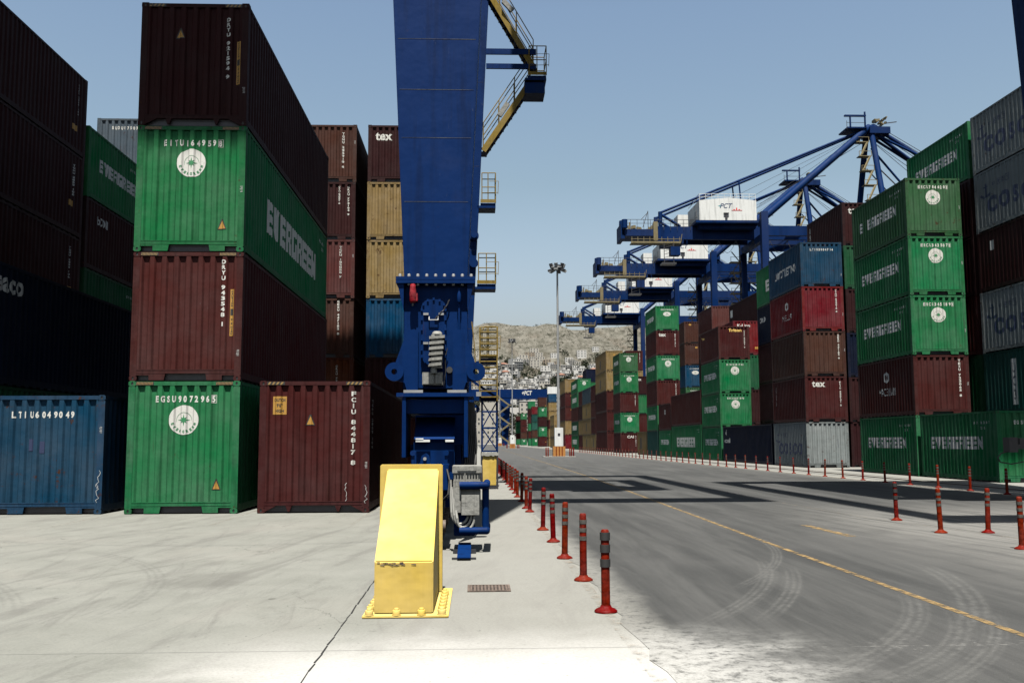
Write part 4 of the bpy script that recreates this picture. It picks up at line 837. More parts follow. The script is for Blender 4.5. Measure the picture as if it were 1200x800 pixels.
# platforms and stairs on the far leg
def cage(root, x0, x1, z, y0, y1, solid=True):
    p = MB().box(x0-.1, x1, y0, y1, z-.18, z-.10).box(x0, x1, y0+.05, y1-.05, z-.10, z).build('platform', M['crane'], root)
    m = MB(); r = .017
    m.box(x0, x1, y0-.01, y0, z, z+.12); m.box(x1-.01, x1, y0, y1, z, z+.12)
    for h in (.55, 1.05):
        m.path([(x0+.05, y0, z+h), (x1, y0, z+h), (x1, y1, z+h), (x0+.05, y1, z+h)], r)
    m.tube((x0+.05, y0, z+.35), (x1+.08, y0-.05, z+.35), .010)
    for x in (x0+.05, (x0+x1)/2, x1): m.tube((x, y0, z), (x, y0, z+1.05), r)
    m.tube((x1, y1, z), (x1, y1, z+1.05), r); m.path([(x0+.3, y0-.04, z+.75), (x1+.1, y0-.04, z+.75), (x1+.08, y0-.04, z+.3)], .009)
    m.build('handrail', M['rail'], p); return p
def flight(root, a, b, y0, y1, n=12, col='rail'):
    """stair flight from a=(x,z) up to b=(x,z)"""
    f = MB(); (ax, az), (bx_, bz) = a, b
    for yy in (y0, y1): f.beam((ax, yy, az), (bx_, yy, bz), .03, .20)
    fl = f.build('stair_flight', M[col], root); m = MB()
    for i in range(n+1):
        t = i/n; x = ax+(bx_-ax)*t; z = az+(bz-az)*t; m.box(x-.13, x+.13, y0+.02, y1-.02, z-.05, z-.02)
    m.build('treads', M['crane'], fl); m = MB()
    for yy in (y0, y1):
        for h in (.55, 1.0): m.tube((ax, yy, az+h), (bx_, yy, bz+h), .017)
        for i in range(4): t = i/3; m.tube((ax+(bx_-ax)*t, yy, az+(bz-az)*t), (ax+(bx_-ax)*t, yy, az+(bz-az)*t+1.0), .017)
    m.build('handrail', M[col], fl); return fl
cage(gc, .2, .72, 9.72, Y2+.0, Y2+.8); cage(gc, .08, .72, 6.9, Y2, Y2+.8)
cage(gc, 1.85, 2.50, 14.25, Y2-.1, Y2+.9)
flight(gc, (.30, 11.6), (1.95, 14.1), Y2+.15, Y2+.75, 11); flight(gc, (2.05, 14.55), (.30, 17.6), Y2-.05, Y2+.5, 13)
MB().box(.4, 2.15, Y2-.08, Y2+.0, 15.0, 15.2).box(.4, 2.15, Y2-.08, Y2+.0, 14.48, 14.66).box(1.75, 2.45, Y2-.05, Y2+.85, 13.62, 14.0).build('support_arm', M['crane'], gc)
for (a, b) in (((1.0, 16.9), (1.32, 16.55)), ((.85, 12.75), (1.15, 13.2))): MB().beam((a[0], Y2-.15, a[1]), (b[0], Y2-.15, b[1]), .12, .16).build('floodlight', M['grey'], gc)
# access ladder tower at the foot of the far leg
tw = MB()
for x in (.25, .76):
    for yy in (Y2+.1, Y2+.8): tw.box(x-.03, x+.03, yy-.03, yy+.03, .3, 3.0)
for (a, b) in (((.25, 1.25), (.76, 2.0)), ((.76, 1.25), (.25, 2.0)), ((.25, 2.0), (.76, 2.9)), ((.76, 2.0), (.25, 2.9))): tw.tube((a[0], Y2+.07, a[1]), (b[0], Y2+.07, b[1]), .02)
for z in (1.22, 2.0, 2.55, 2.92): tw.box(.25, .76, Y2+.05, Y2+.1, z-.03, z+.03)
tw.box(-.1, .8, Y2+.05, Y2+.85, 2.92, 3.02); tw.beam((-.1, Y2+.05, 3.6), (.78, Y2+.05, 3.0), .05, .08); tower = tw.build('stair_tower', M['crane'], gc)
m = MB()
for x in (.17, .76): m.box(x-.02, x+.02, Y2-.1, Y2+.1, 2.9, 5.4)
for i in range(12): m.box(.17, .76, Y2-.1, Y2+.16, 3.02+i*.2, 3.06+i*.2)
m.path([(.25, Y2-.05, 4.55), (.25, Y2-.05, 5.3), (.34, Y2-.05, 5.42), (.72, Y2-.05, 5.42)], .02); m.path([(.42, Y2-.05, 4.4), (.42, Y2-.05, 5.4)], .018)
m.path([(.05, Y2, 3.9), (-.02, Y2, 4.9), (-.1, Y2, 5.6)], .02); m.build('ladder', M['rail'], tower)
cage(gc, .15, .78, 4.35, Y2-.05, Y2+.8)
m = MB().box(.05, .22, Y2-.3, Y2-.1, 3.05, 3.2); m.build('floodlight', M['steel'], gc)

# right gantry crane, only its leg edge, cable arm and overhead shadow show
rc = empty('gantry_crane', (0, 0, 0), 'dark blue gantry crane leg edge at the right picture border', 'gantry crane')
RX, RY1, RY2 = 16.65, 8.6, 25.4
crane_frame(rc, RX, RY1, RY2, -1, .56, .048, 8.15)
trolley(rc, 10.4, 15.6, 15.0, 24.4)
for yy in (RY1, RY2):
    m = MB().box(RX-.6, RX+.6, yy, yy+1, 2.3, 4.12).box(RX-.45, RX+.45, yy-.9, yy+2, .55, 2.3); b3 = m.build('bogie', M['crane'], rc)
    for y_ in (yy-.6, yy+.5, yy+1.6): m = MB(); m.tube((RX-.1, y_, .335), (RX+.1, y_, .335), .31, n=24); m.build('wheel', M['darksteel'], b3)
m = MB().box(13.72, 15.6, RY2-1.0, RY2-.8, 1.30, 1.42).box(13.64, 13.86, RY2-1.05, RY2-.75, 1.22, 1.60).box(13.95, 14.3, RY2-1.0, RY2-.8, 1.42, 1.58).box(15.5, 16.3, RY2-1.1, RY2-.7, .7, 1.9); ca = m.build('cable_arm', M['darksteel'], rc)
m = MB().path([(13.7, RY2-.9, 1.24), (13.5, RY2-.9, 1.20), (13.40, RY2-.9, 1.08), (13.46, RY2-.9, .97), (13.75, RY2-.9, .92), (14.2, RY2-.9, 1.0), (14.6, RY2-.9, 1.3)], .016); m.build('cable', M['rubber'], ca)
m = MB().box(15.45, 15.75, RY2+.1, RY2+.3, 12.1, 12.14); m.tube((15.55, RY2+.2, 12.08), (15.42, RY2+.2, 12.04), .05); m.build('floodlight', M['darksteel'], rc)

# ------------------------------------------------------------------ yellow rail-end buffer
bf = empty('rail_end_buffer', (-.63, 9.5, 0), 'bright yellow wedge shaped steel rail stop bolted to the concrete', 'rail stop')
def L(o, x, y): return x+.63, y-9.5
m = MB(); p = [(-.65, .02), (-.65, .48), (.58, 1.27), (.58, .02)]
m.prism(p, lambda u, v, d: (d, u, v), -.265, .26); m.build('wedge', M['yellow'], bf, .012)
MB().box(-.34, .30, .585, .70, .02, 1.31).build('back_plate', M['yellow'], bf, .01)
MB().box(-.36, .40, -.76, .86, .004, .022).build('base_plate', M['yellow'], bf, .004)
m = MB(); rr = random.Random(5)
for i in range(16):
    u = -.25+rr.random()*.22+ (.1 if i > 12 else 0); s = rr.uniform(.01, .05); z = .455+rr.uniform(-.012, .014); m.add([(u, -.6545, z), (u+s, -.6545, z-.004), (u+s*.9, -.6545, z+.008), (u, -.6545, z+.006)], [(0, 1, 2, 3)])
m.build('paint_scrape', M['castiron'], bf)
def bolt(x, y): 
    m = MB(); m.lathe([(.042, .022), (.042, .03)], (x, y, 0), 12); m.lathe([(.036, .03), (.036, .064), (.032, .068)], (x, y, 0), 6); m.lathe([(.021, .068), (.021, .082), (.017, .085)], (x, y, 0), 8); m.build('bolt', M['yellow'], bf)
for x in (-.30, -.06, .16, .34): bolt(x, -.72 if x < .3 else -.70)
for y in (-.52, -.34, -.16, .02, .2, .4): bolt(.335, y)
for y in (-.5, -.2, .1, .4): bolt(-.31, y)
# small blue plate on the walkway
bp = empty('steel_plate', (-.14, 13.45, 0), 'small blue steel plate lying on the walkway on two thin bars', 'plate')
MB().hexa([(-.09, -.6, .03), (.09, -.6, .03), (.09, .55, .03), (-.09, .55, .03)], [(-.09, -.6, .045), (.09, -.6, .045), (.09, .55, .12), (-.09, .55, .12)]).build('plate', M['crane'], bp, .004)
m = MB().box(-.16, .16, -.5, -.47, .006, .03); m.build('bar', M['darksteel'], bp); m = MB().box(-.16, .16, .2, .23, .006, .06); m.build('bar', M['darksteel'], bp)
# yellow bin at the foot of the stairs
yb = empty('waste_bin', (.50, Y2-.5, 0), 'yellow bin with torn white bag over its top, below the crane stairs', 'bin')
m = MB().hexa([(-.23, -.2, .12), (.2, -.2, .12), (.2, .2, .12), (-.23, .2, .12)], [(-.25, -.22, 1.1), (.22, -.22, 1.1), (.22, .22, 1.1), (-.25, .22, 1.1)]); m.build('body', M['yellow'], yb, .01)
m = MB().box(-.30, -.26, -.25, .25, .0, 1.2).box(.23, .27, -.25, .25, .0, 1.2).box(-.26, .23, -.25, -.23, .02, .10); m.build('frame', M['darksteel'], yb)
m = MB(); rr = random.Random(9)
for i in range(8):
    a = -.28+i*.07; m.hexa([(a, -.26, 1.1-rr.random()*.05), (a+.068, -.26, 1.1-rr.random()*.05), (a+.068, .24, 1.1), (a, .24, 1.1)], [(a, -.25, 1.17+rr.random()*.04), (a+.068, -.25, 1.17+rr.random()*.04), (a+.068, .24, 1.2), (a, .24, 1.2)])
m.build('bag', M['hose'], yb)

# ------------------------------------------------------------------ bollards
def bollard(x, y, label, group, taped=False, src={}):
    key = taped
    if key not in src:
        e = empty('bollard', (x, y, .004), label, 'bollard', group)
        m = MB(); m.lathe([(.105, 0), (.105, .012), (.085, .028), (.055, .04), (.045, .06)], n=18); m.build('base', M['bollard'], e)
        m = MB(); m.lathe([(.041, .055), (.039, .70), (.036, .725), (.028, .735)], n=16); m.build('post', M['bollard'], e)
        for z in ((.44, .53, .62) if not taped else (.40, .53, .64)):
            m = MB(); q = .0425 if not taped else .047; m.lathe([(q, z), (q+.001, z+(.045 if not taped else .07))], n=16); m.build('band', M['tape' if taped else 'band'], e)
        src[key] = e; return e
    e = copy_tree(src[key]); e.location = (x, y, .004); e.rotation_euler.z = rng.random()*6; e['label'] = label; e['group'] = group
    for a, s in (('x', 1), ('y', 1)): e.rotation_euler['xy'.index(a)] = rng.uniform(-.035, .035)
    return e
NTH = ['nearest', 'second nearest', 'third nearest', 'fourth nearest', 'fifth nearest', 'sixth nearest', 'seventh nearest', 'eighth nearest', 'ninth nearest', 'tenth nearest']
def nth(i): 
    n = i+1; return NTH[i] if i < 10 else f"{n}{'th' if 10 < n % 100 < 14 else {1:'st',2:'nd',3:'rd'}.get(n % 10,'th')} nearest"
GB = 'red bollards along the left walkway'
ysL = [8.95, 10.95, 13.0, 15.1, 17.12, 21.5, 22.6]+[25.2+2.03*i for i in range(20)]
for i, y in enumerate(ysL):
    bollard(1.19+(.02 if i % 2 else 0), y, ('tallest-looking red bollard with black tape bands, nearest on the left walkway edge' if i == 0 else f'red bollard with grey bands, {nth(i)} along the left walkway edge'), GB, i == 0)
GB2 = 'red bollards in front of the right container row'
for i in range(58):
    bollard(15.0, 22.95+2.04*i, f'thin red bollard, {nth(i)} of the row before the right containers', GB2)
GB3 = 'red bollards on the right edge of the road'
for (x, y, l, tp) in ((8.12, 18.6, 'dark-banded red bollard standing farthest back of the four on the right', True), (7.75, 16.06, 'red bollard with grey bands left of the pair on the right', False), (8.52, 16.0, 'red bollard with grey bands right of the pair on the right', False), (7.72, 13.6, 'red bollard cut by the right picture edge', False)): bollard(x, y, l, GB3, tp)

# ------------------------------------------------------------------ lamp posts
def lamp(x, y, h, label):
    e = empty('lamp_post', (x, y, 0), label, 'lamp post', 'tall floodlight posts down the middle of the road')
    m = MB(); m.lathe([(.16, 2.2), (.14, 5), (.09, h)], n=14); m.build('pole', M['steel'], e)
    m = MB().box(-.42, .42, -.35, .35, 1.05, 2.9); b = m.build('switch_box', M['whitep'], e, .02); MB().box(-.12, .12, -.37, -.352, 2.1, 2.35).build('plate', M['darksteel'], b)
    m = MB(); m.k = 0; m.box(-.60, .60, -.6, .6, .02, 1.05); m.k = 1
    for i in (-.30, .0, .28): m.box(i-.045, i+.045, -.62, -.6, .04, 1.03)
    m.build('plinth', [M['orange'], M['bollard']], e); m = MB().box(-1.6, 1.6, -1.0, 1.0, 0, .09); m.build('island', plain('pale_kerb_concrete', (.2, .195, .18)), e)
    for xx in (-1.3, -1.1, 1.05, 1.25, 1.45):
        m = MB(); m.lathe([(.07, .09), (.06, .9), (.04, .95)], (xx, -.5+.3*(xx > 1.2), 0), 10); m.build('guard_post', M['bollard'], e)
    m = MB(); n = 6; m.lathe([(.25, h-.1), (.7, h+.05), (.7, h+.12), (.2, h+.2)], n=16); ring = m.build('head_frame', M['steel'], e)
    for i in range(n):
        a = 2*math.pi*i/n+.25; c, s = math.cos(a), math.sin(a)
        m = MB(); m.beam((.4*c, .4*s, h-.05), (.95*c, .95*s, h-.25), .38, .2); m.tube((.6*c, .6*s, h+.1), (.7*c, .7*s, h+.5), .16, .2, n=10); m.build('floodlight', [M['darksteel'] if i % 2 else M['steel']], ring)
    return e
lamp(8.35, 96.5, 18.9, 'grey lamp post with orange base in the middle of the road, nearest of three')
lamp(8.22, 212, 23.5, 'thin grey lamp post left of the nearest one, orange base')
lamp(8.45, 325, 24, 'farthest lamp post, just right of the yellow stairs')

# ------------------------------------------------------------------ quay cranes
def quay(src_y):
    e = empty('quay_crane', (0, 192, 0), '', 'quay crane', 'blue quay cranes in a row behind the containers')
    BM = M['cranefar']; YM = 8.0; LX, WX = 59.3, 84.6
    for x in (LX, WX):
        for y in (0, 16): MB().box(x-1.0, x+.4, y-.7, y+.7, 1.5, 48.0 if x == LX else 46.5).build('leg', BM, e, .03)
        MB().box(x-.8, x+.5, -6, 22, .9, 2.6).build('sill_beam', BM, e); MB().box(x-.8, x+.3, .7, 15.3, 12, 14).build('cross_beam', BM, e); MB().box(x-.8, x+.3, .7, 15.3, 42.2, 43.6).build('cross_beam', BM, e)
    for y in (0, 16):
        MB().box(LX+.4, WX-1.0, y-.6, y+.6, 13.5, 15.6).build('portal_beam', BM, e); MB().box(LX+.4, WX-1.0, y-.5, y+.5, 43.0, 45.0).build('portal_beam', BM, e)
        MB().tube((LX, y, 16), (WX-.5, y, 42.5), .55).build('brace', BM, e)
        MB().tube((LX, y, 47), (84.6, 8+(-1.2 if y == 0 else 1.2), 68.3), .72, n=12).build('diagonal_strut', BM, e)
        MB().tube((WX, y, 46), (84.9, 8+(-1.0 if y == 0 else 1.0), 68.5), .62, n=12).build('mast', BM, e)
    for y in (5.5, 10.5):
        MB().box(38.2, 125, y-.45, y+.45, 43.3, 46.0).build('girder', BM, e); MB().tube((38.8, y, 49.0), (84.6, 8+(y-8)*.4, 68.2), .26).build('backstay', BM, e)
        MB().tube((85.4, 8+(y-8)*.4, 68.5), (103, y, 56), .42).tube((103, y, 56), (122, y, 46.2), .36).build('forestay', BM, e)
        MB().tube((85.4, 8+(y-8)*.4, 67), (96, y, 61), .3).tube((96, y, 61), (106, y, 47), .3).build('forestay', BM, e)
        MB().tube((38.8, y, 46), (38.8, y, 49.2), .45).build('stay_post', BM, e); MB().tube((39.0, y, 48.6), (43, y, 46.1), .3).build('stay_brace', BM, e)
        MB().tube((56, y, 50.6), (55.6, y, 56.0), .16).build('stay_support', BM, e); MB().tube((85, 8, 66), (110, y, 46), .06, n=4).tube((84, 8, 65.5), (60, y, 51), .05, n=4).build('rope', M['darksteel'], e)
    MB().tube((85.3, 8, 64), (100, 8, 46), .25).build('brace', BM, e)
    m = MB()
    for k in range(5): m.tube((86.5+.3*k, 7+.5*k, 68.6-.3*k), (112+3*k, 5+1.4*k, 52-2*k), .07, n=4)
    for k in range(3): m.tube((84, 7+k, 67.6), (60-4*k, 6+2*k, 51+.4*k), .045, n=4)
    m.tube((85, 6, 60), (98, 5, 46), .14, n=5).tube((85, 10, 60), (98, 11, 46), .14, n=5); m.build('rope', M['darksteel'], e)
    # left tail of the girder with machinery and walkway
    m = MB().box(30.6, 38.2, 5.0, 11.0, 44.0, 45.4); tl = m.build('tail_platform', BM, e)
    m = MB(); r_ = random.Random(4)
    for i in range(26): x = 31+r_.random()*7; y = 5+r_.random()*5.5; s = r_.uniform(.2, .6); m.box(x, x+s, y, y+s, 45.4, 45.4+r_.uniform(.4, 1.7))
    m.build('machinery', M['railp'], tl); m = MB(); m.tube((31.3, 8, 45.6), (31.3, 8, 47.8), .9, .8).tube((31.2, 5, 45.6), (31.2, 5, 47.4), .6).box(30.4, 31.2, 5, 11, 43.4, 46.6); m.build('sheave_drum', BM, tl)
    m = MB(); m.tube((31, 4.9, 47.4), (47, 4.9, 47.4), .06, n=4).tube((31, 4.9, 46.6), (47, 4.9, 46.6), .05, n=4)
    for i in range(12): m.tube((31+i*1.4, 4.9, 45.2), (31+i*1.4, 4.9, 47.4), .05, n=4)
    m.tube((35.2, 6, 46), (36.3, 6, 49.5), .08, n=4).tube((36.3, 6, 46), (36.3, 6, 49.5), .08, n=4).tube((34.8, 6, 47.6), (36.3, 6, 49.2), .07, n=4); m.build('railing', M['darksteel'], tl)
    MB().box(37.2, 38.1, 4.8, 5.4, 43, 47).build('electrical_box', M['railp'], tl)
    m = MB().box(32.4, 42.8, 4.6, 6.4, 42.25, 42.4).box(32.4, 42.8, 4.55, 4.65, 42.4, 42.75).box(32.4, 42.8, 4.55, 4.62, 43.2, 43.3)
    for i in range(9): m.tube((32.6+i*1.25, 4.6, 42.3), (32.6+i*1.25, 4.6, 43.7), .07, n=4)
    m.tube((42.8, 4.6, 42.5), (43.1, 4.6, 44.3), .08, n=4); m.build('maintenance_platform', M['railp'], e)
    # machinery house on top
    hs = MB().prism([(46.3, 46.6), (58.2, 46.6), (58.2, 50.9), (52.5, 51.5), (46.3, 50.9)], lambda u, v, d: (u, d, v), 2.2, 13.0).build('machinery_house', M['whitep'], e)
    MB().box(45.4, 58.4, 1.6, 13.5, 46.1, 46.6).box(46.5, 58.2, 3.0, 12.9, 45.2, 46.1).build('house_floor', BM, hs)
    m = MB(); 
    for z in (51.7, 52.3): m.tube((46.4, 2.4, z), (58.1, 2.4, z), .06, n=4); m.tube((46.4, 2.4, z), (46.4, 12.8, z), .06, n=4)
    for i in range(10): m.tube((46.4+i*1.3, 2.4, 50.8), (46.4+i*1.3, 2.4, 52.3), .05, n=4)
    m.build('roof_railing', M['whitep'], hs)
    vs, fs = fit(text_polys('PCT', .02, .35), 2.7, 1.05, 51.9, 49.75); MB().add([(x, 2.19, z) for x, z in vs], fs).build('lettering', plain('dark_logo_paint', (.03, .05, .10)), hs)
    MB().add([(50.1, 2.19, 49.7), (50.65, 2.19, 49.85), (50.75, 2.19, 50.3), (50.7, 2.19, 49.55)], [(0, 1, 2, 3)]).build('logo_star', M['tealt'], hs)
    m = MB().box(53.0, 55.2, 2.17, 2.19, 48.75, 48.85).box(53.95, 54.2, 2.17, 2.19, 48.85, 49.35); 
    for s in (-1, 1): m.add([(54.08+s*.3, 2.18, 48.9), (54.08+s*.75, 2.18, 48.9), (54.08+s*.5, 2.18, 49.1)], [(0, 1, 2)])
    m.build('anchor_mark', M['redt'], hs); MB().box(51.6, 52.1, 2.0, 2.19, 47.0, 48.1).box(51.3, 52.4, 1.9, 2.19, 48.15, 48.25).build('door', M['darksteel'], hs)
    MB().box(46.25, 46.29, 4.5, 6.5, 47.9, 49.3).build('window', M['steel'], hs); MB().box(43.0, 45.2, 8, 12, 46.2, 49.2).build('annex', M['whitep'], hs)
    # trolley, cab and spreader hanging below
    tr = MB().box(39.5, 43.5, 5.0, 11, 42.4, 43.2).build('trolley', BM, e); MB().box(40.6, 42.6, 4.2, 6.2, 39.8, 41.6).build('operator_cab', BM, tr)
    m = MB().box(38.8, 41.8, 4.4, 6.6, 38.0, 38.3)
    for x in (39.3, 41.3): m.tube((x, 4.6, 38.3), (x, 4.6, 42.5), .09, n=4)
    for i in range(5): m.tube((39.3, 4.6, 38.6+i*.7), (41.3, 4.6, 39.2+i*.7), .06, n=4)
    m.build('hanger', M['darksteel'], tr)
    m = MB(); 
    for i in range(9):
        x = 47+i*3.6; pts = [(x+3.6*k/6, 4.0, 42.8-2.6*math.sin(math.pi*k/6)) for k in range(7)]; m.path(pts, .05, 4)
    m.build('festoon_cable', M['rubber'], e)
    # stair tower up the landside far leg and the mast
    m = MB(); r_ = random.Random(2)
    for i in range(12):
        z = 15+i*2.3; m.box(LX-3.4, LX-1.2, 14.5, 16.5, z, z+.12); m.beam((LX-3.2+(i % 2)*1.8, 14.6, z), (LX-1.4-(i % 2)*1.8, 14.6, z+2.3), .12, .2)
        for x in (-3.4, -1.2): m.tube((LX+x, 14.5, z), (LX+x, 14.5, z+1.2), .06, n=4)
        m.tube((LX-3.4, 14.5, z+1.1), (LX-1.2, 14.5, z+1.1), .05, n=4)
    m.build('stair_tower', M['railp'], e); m = MB()
    for i in range(6):
        z = 47.5+i*3.4; f = (z-46)/22; y = 0+7*f; x = WX-2.2; m.box(x-1.3, x+1.3, y-.6, y+1, z, z+.15); m.tube((x-1.3, y-.6, z+1.1), (x+1.3, y-.6, z+1.1), .07, n=4).tube((x-1.3, y-.6, z), (x-1.3, y-.6, z+1.1), .07, n=4).tube((x+1.3, y-.6, z), (x+1.3, y-.6, z+1.1), .07, n=4)
        m.beam((x-.9, y-.3, z), (x+1.0, y+.6, z+3.4), .35, .3)
    m.build('mast_stairs', M['railp'], e)
    m = MB().box(79.3, 83.6, 5.5, 10.5, 67.6, 67.9).tube((80, 5.6, 67.9), (80, 5.6, 70.3), .2).tube((83.2, 5.6, 67.9), (83.2, 5.6, 71.2), .2).box(78.8, 83.4, 5.4, 6, 70.2, 70.5).tube((85.6, 7, 68), (85.6, 9, 68), 1.1).box(84.2, 88.6, 5.5, 10.5, 66.6, 68.0); top = m.build('mast_head', BM, e)
    m = MB(); 
    for i in range(14): x = 86+r_.random()*2.2; z = 67.6+r_.random()*2.8; s = r_.uniform(.25, .6); m.box(x, x+s, 6+r_.random()*3, 7+r_.random()*3, z, z+s)
    m.build('sheave_block', M['railp'], top); m = MB().tube((79.2, 5.5, 67.4), (79.2, 5.5, 69.2), .06, n=4).tube((79.2, 5.5, 68.8), (83.2, 5.5, 68.8), .06, n=4).tube((88, 6, 68.9), (90.2, 6, 69.2), .12, n=4); m.build('mast_railing', M['darksteel'], top)
    return e
q0 = quay(0); q0['label'] = 'nearest blue quay crane with white PCT machinery house'
for y, l in ((236-2, 'second nearest blue quay crane, its house partly behind the first girder'), (281-3, 'third blue quay crane counted from the camera'), (342-6, 'farthest blue quay crane, smallest, above the tan containers')):
    c = copy_tree(q0); c.location.y = y; c['label'] = l

# ------------------------------------------------------------------ far yard crane across the road
fc = empty('gantry_crane', (0, 418, 0), 'distant blue yard crane with PCT on its girder spanning the road end', 'gantry crane')
MB().box(2.0, 31.3, 0, 1.6, 20.4, 24.0).build('girder', M['crane'], fc); MB().box(2.0, 31.3, 16, 17.6, 20.4, 24.0).build('girder', M['crane'], fc)
for x in (12.6, -14):
    for y in (.1, 16.1): MB().hexa([(x-.2, y, 0), (x+1.6, y, 0), (x+1.6, y+1.3, 0), (x-.2, y+1.3, 0)], [(x-1.3, y, 20.4), (x+3.0, y, 20.4), (x+3, y+1.3, 20.4), (x-1.3, y+1.3, 20.4)]).build('leg', M['crane'], fc)
MB().box(-14, 2.0, 0, 1.6, 20.4, 24.0).build('girder', M['crane'], fc)
MB().box(31.4, 36.2, -1, 5, 21.6, 25.0).build('winch_house', M['whitep'], fc)
vs, fs = fit(text_polys('+PCT', .03, .2), 4.4, 1.9, 22.6, 22.4); MB().add([(x, -.02, z) for x, z in vs], fs).build('lettering', M['white'], fc)
m = MB(); 
for i in range(5): 
    z = 1+i*4; m.beam((9.6 if i % 2 else 15, -1.2, z), (15 if i % 2 else 9.6, -1.2, z+4), .6, .7); m.box((9 if i % 2 == 0 else 14.4), (10.4 if i % 2 == 0 else 15.8), -1.6, -.4, z+3.9, z+4.3)
m.build('stair', M['railp'], fc); MB().box(12.6, 14.2, 1.4, 16.1, 1.5, 3).build('sill_beam', M['crane'], fc)

# ------------------------------------------------------------------ hill
def hz(x, y):
    t = max(0, (y-800)/700)
    base = 177*min(1, t)**1.18
    ridge = 1+.035*math.sin(x*.0062+.6)+.016*math.sin(x*.019+2)+.010*math.sin(x*.047+1.1)+.006*math.sin(x*.11)
    if t > 1: base = 177-(t-1)*60
    return base*ridge+4*t*math.sin(x*.031+y*.012)+2.5*t*math.sin(x*.075-y*.034)-.5
def hillmat():
    m, t, b = newmat('dry_rocky_hillside'); v = coords(t, 'Object', (1, .30, 1)); n1 = noise(t, v, .02, 6, .6, .5); n2 = noise(t, v, .09, 7, .7); n3 = noise(t, v, .40, 6, .75)
    c = mixc(t, ramp(t, n2, .35, .65), (.062, .060, .048), (.125, .119, .102)); c = mixc(t, math_(t, 'MULTIPLY', ramp(t, n3, .56, .64), .8), c, (.014, .018, .010)); c = mixc(t, math_(t, 'MULTIPLY', ramp(t, n1, .5, .66), .45), c, (.08, .065, .05))
    t.links.new(c, b.inputs['Base Color']); b.inputs['Roughness'].default_value = .95; b.inputs['Specular IOR Level'].default_value = .1
    bu = t.nodes.new('ShaderNodeBump'); bu.inputs['Strength'].default_value = 1; bu.inputs['Distance'].default_value = 6; t.links.new(n2, bu.inputs['Height']); t.links.new(bu.outputs[0], b.inputs['Normal']); return m
m = MB(); nx, ny = 150, 70; vs = []; hr = random.Random(11)
for j in range(ny+1):
    for i in range(nx+1):
        x = -1300+2900*i/nx; y = 780+1100*j/ny; vs.append((x, y, hz(x, y)+hr.uniform(-1.6, 1.6)*min(1, max(0, (y-1100)/250))))
m.smooth = False; m.add(vs, [(j*(nx+1)+i, j*(nx+1)+i+1, (j+1)*(nx+1)+i+1, (j+1)*(nx+1)+i) for j in range(ny) for i in range(nx)]); tag(m.build('hill', hillmat()), kind='structure')
# fore-slope of distant port ground: warehouses and trees at the foot
# town: flat-roofed houses stepping up the slope
hw_ = [plain('house_white', (.40, .395, .375), .8), plain('house_cream', (.30, .285, .25), .8), plain('house_grey', (.15, .147, .138), .8), plain('house_ochre', (.19, .155, .115), .8)]
tile = plain('roof_tile', (.15, .07, .045), .8); win = plain('window_shade', (.05, .055, .06), .3)
def house_mesh(w_, d_, fl, tiled, s):
    m = MB(); h = fl*3.1; r = random.Random(s); m.k = 0; m.box(-w_/2, w_/2, -d_/2, d_/2, -4, h)
    if r.random() < .6: m.box(-w_/2, -w_/2+w_*.45, -d_/2-1.6, -d_/2, -4, h-3.1*min(fl-1, 1))
    m.k = 1; n = max(2, int(w_/3))
    for f in range(fl):
        for i in range(n):
            x = -w_/2+w_*(i+.5)/n; m.box(x-.65, x+.65, -d_/2-.06, -d_/2+.1, f*3.1+.9, f*3.1+2.5)
        m.k = 0; m.box(-w_/2, w_/2, -d_/2-.9, -d_/2, f*3.1-.1, f*3.1+.12); m.k = 1
    me = m.mesh('walls', [hw_[0], win]); m = MB()
    if tiled: m.hexa([(-w_/2-.4, -d_/2-.5, h), (w_/2+.4, -d_/2-.5, h), (w_/2+.4, d_/2+.5, h), (-w_/2-.4, d_/2+.5, h)], [(-w_/5, -.2, h+2.2), (w_/5, -.2, h+2.2), (w_/5, .2, h+2.2), (-w_/5, .2, h+2.2)])
    else: m.box(-w_/2, w_/2, -d_/2-.2, d_/2, h+.0, h+.5); m.box(w_*.1, w_*.1+3, -1.5, 1.5, h+.5, h+2.9)
    return me, m.mesh('roof', [hw_[0]])
kinds = [(7, 8, 1, 0), (8, 9, 2, 0), (11, 9, 2, 0), (10, 10, 2, 0), (12, 10, 3, 0), (9, 9, 2, 1), (15, 11, 4, 0), (12, 8, 1, 1)]
HM = [house_mesh(a, b, c, d, i) for i, (a, b, c, d) in enumerate(kinds)]
kn = ['low one-storey', 'small two-storey', 'wide two-storey', 'square two-storey', 'three-storey', 'small tile-roofed', 'tall apartment', 'low tile-roofed']
hr = random.Random(21); spots = []; cand = []
def pat_(x, y): return math.sin(x*.055+y*.02)+math.sin(x*.11-y*.043)+.7*math.sin(x*.21+y*.09)
def free(x, y, r): return all(abs(x-a) > (r+c)*.98 or abs(y-b) > (r+c)*.85 for a, b, c in spots)
tries = 0
while len(spots) < 760 and tries < 140000:
    tries += 1; y = 815+hr.random()*490; ang = hr.uniform(-.02, .36) ; x = ang*y-15
    dens = 1.0 if y < 1020 else max(.0, 1-(y-1020)/285)**1.3
    if hr.random() > dens or pat_(x, y) > .05: continue
    k = hr.choices(range(8), (3, 5, 4, 5, 3, 2, 2 if y < 930 else .05, 1.5))[0]; r = kinds[k][0]*.5
    if free(x, y, r): spots.append((x, y, r)); cand.append((x, y, k))
cand.sort(key=lambda c: c[1]); rest = MB(); nh = 0
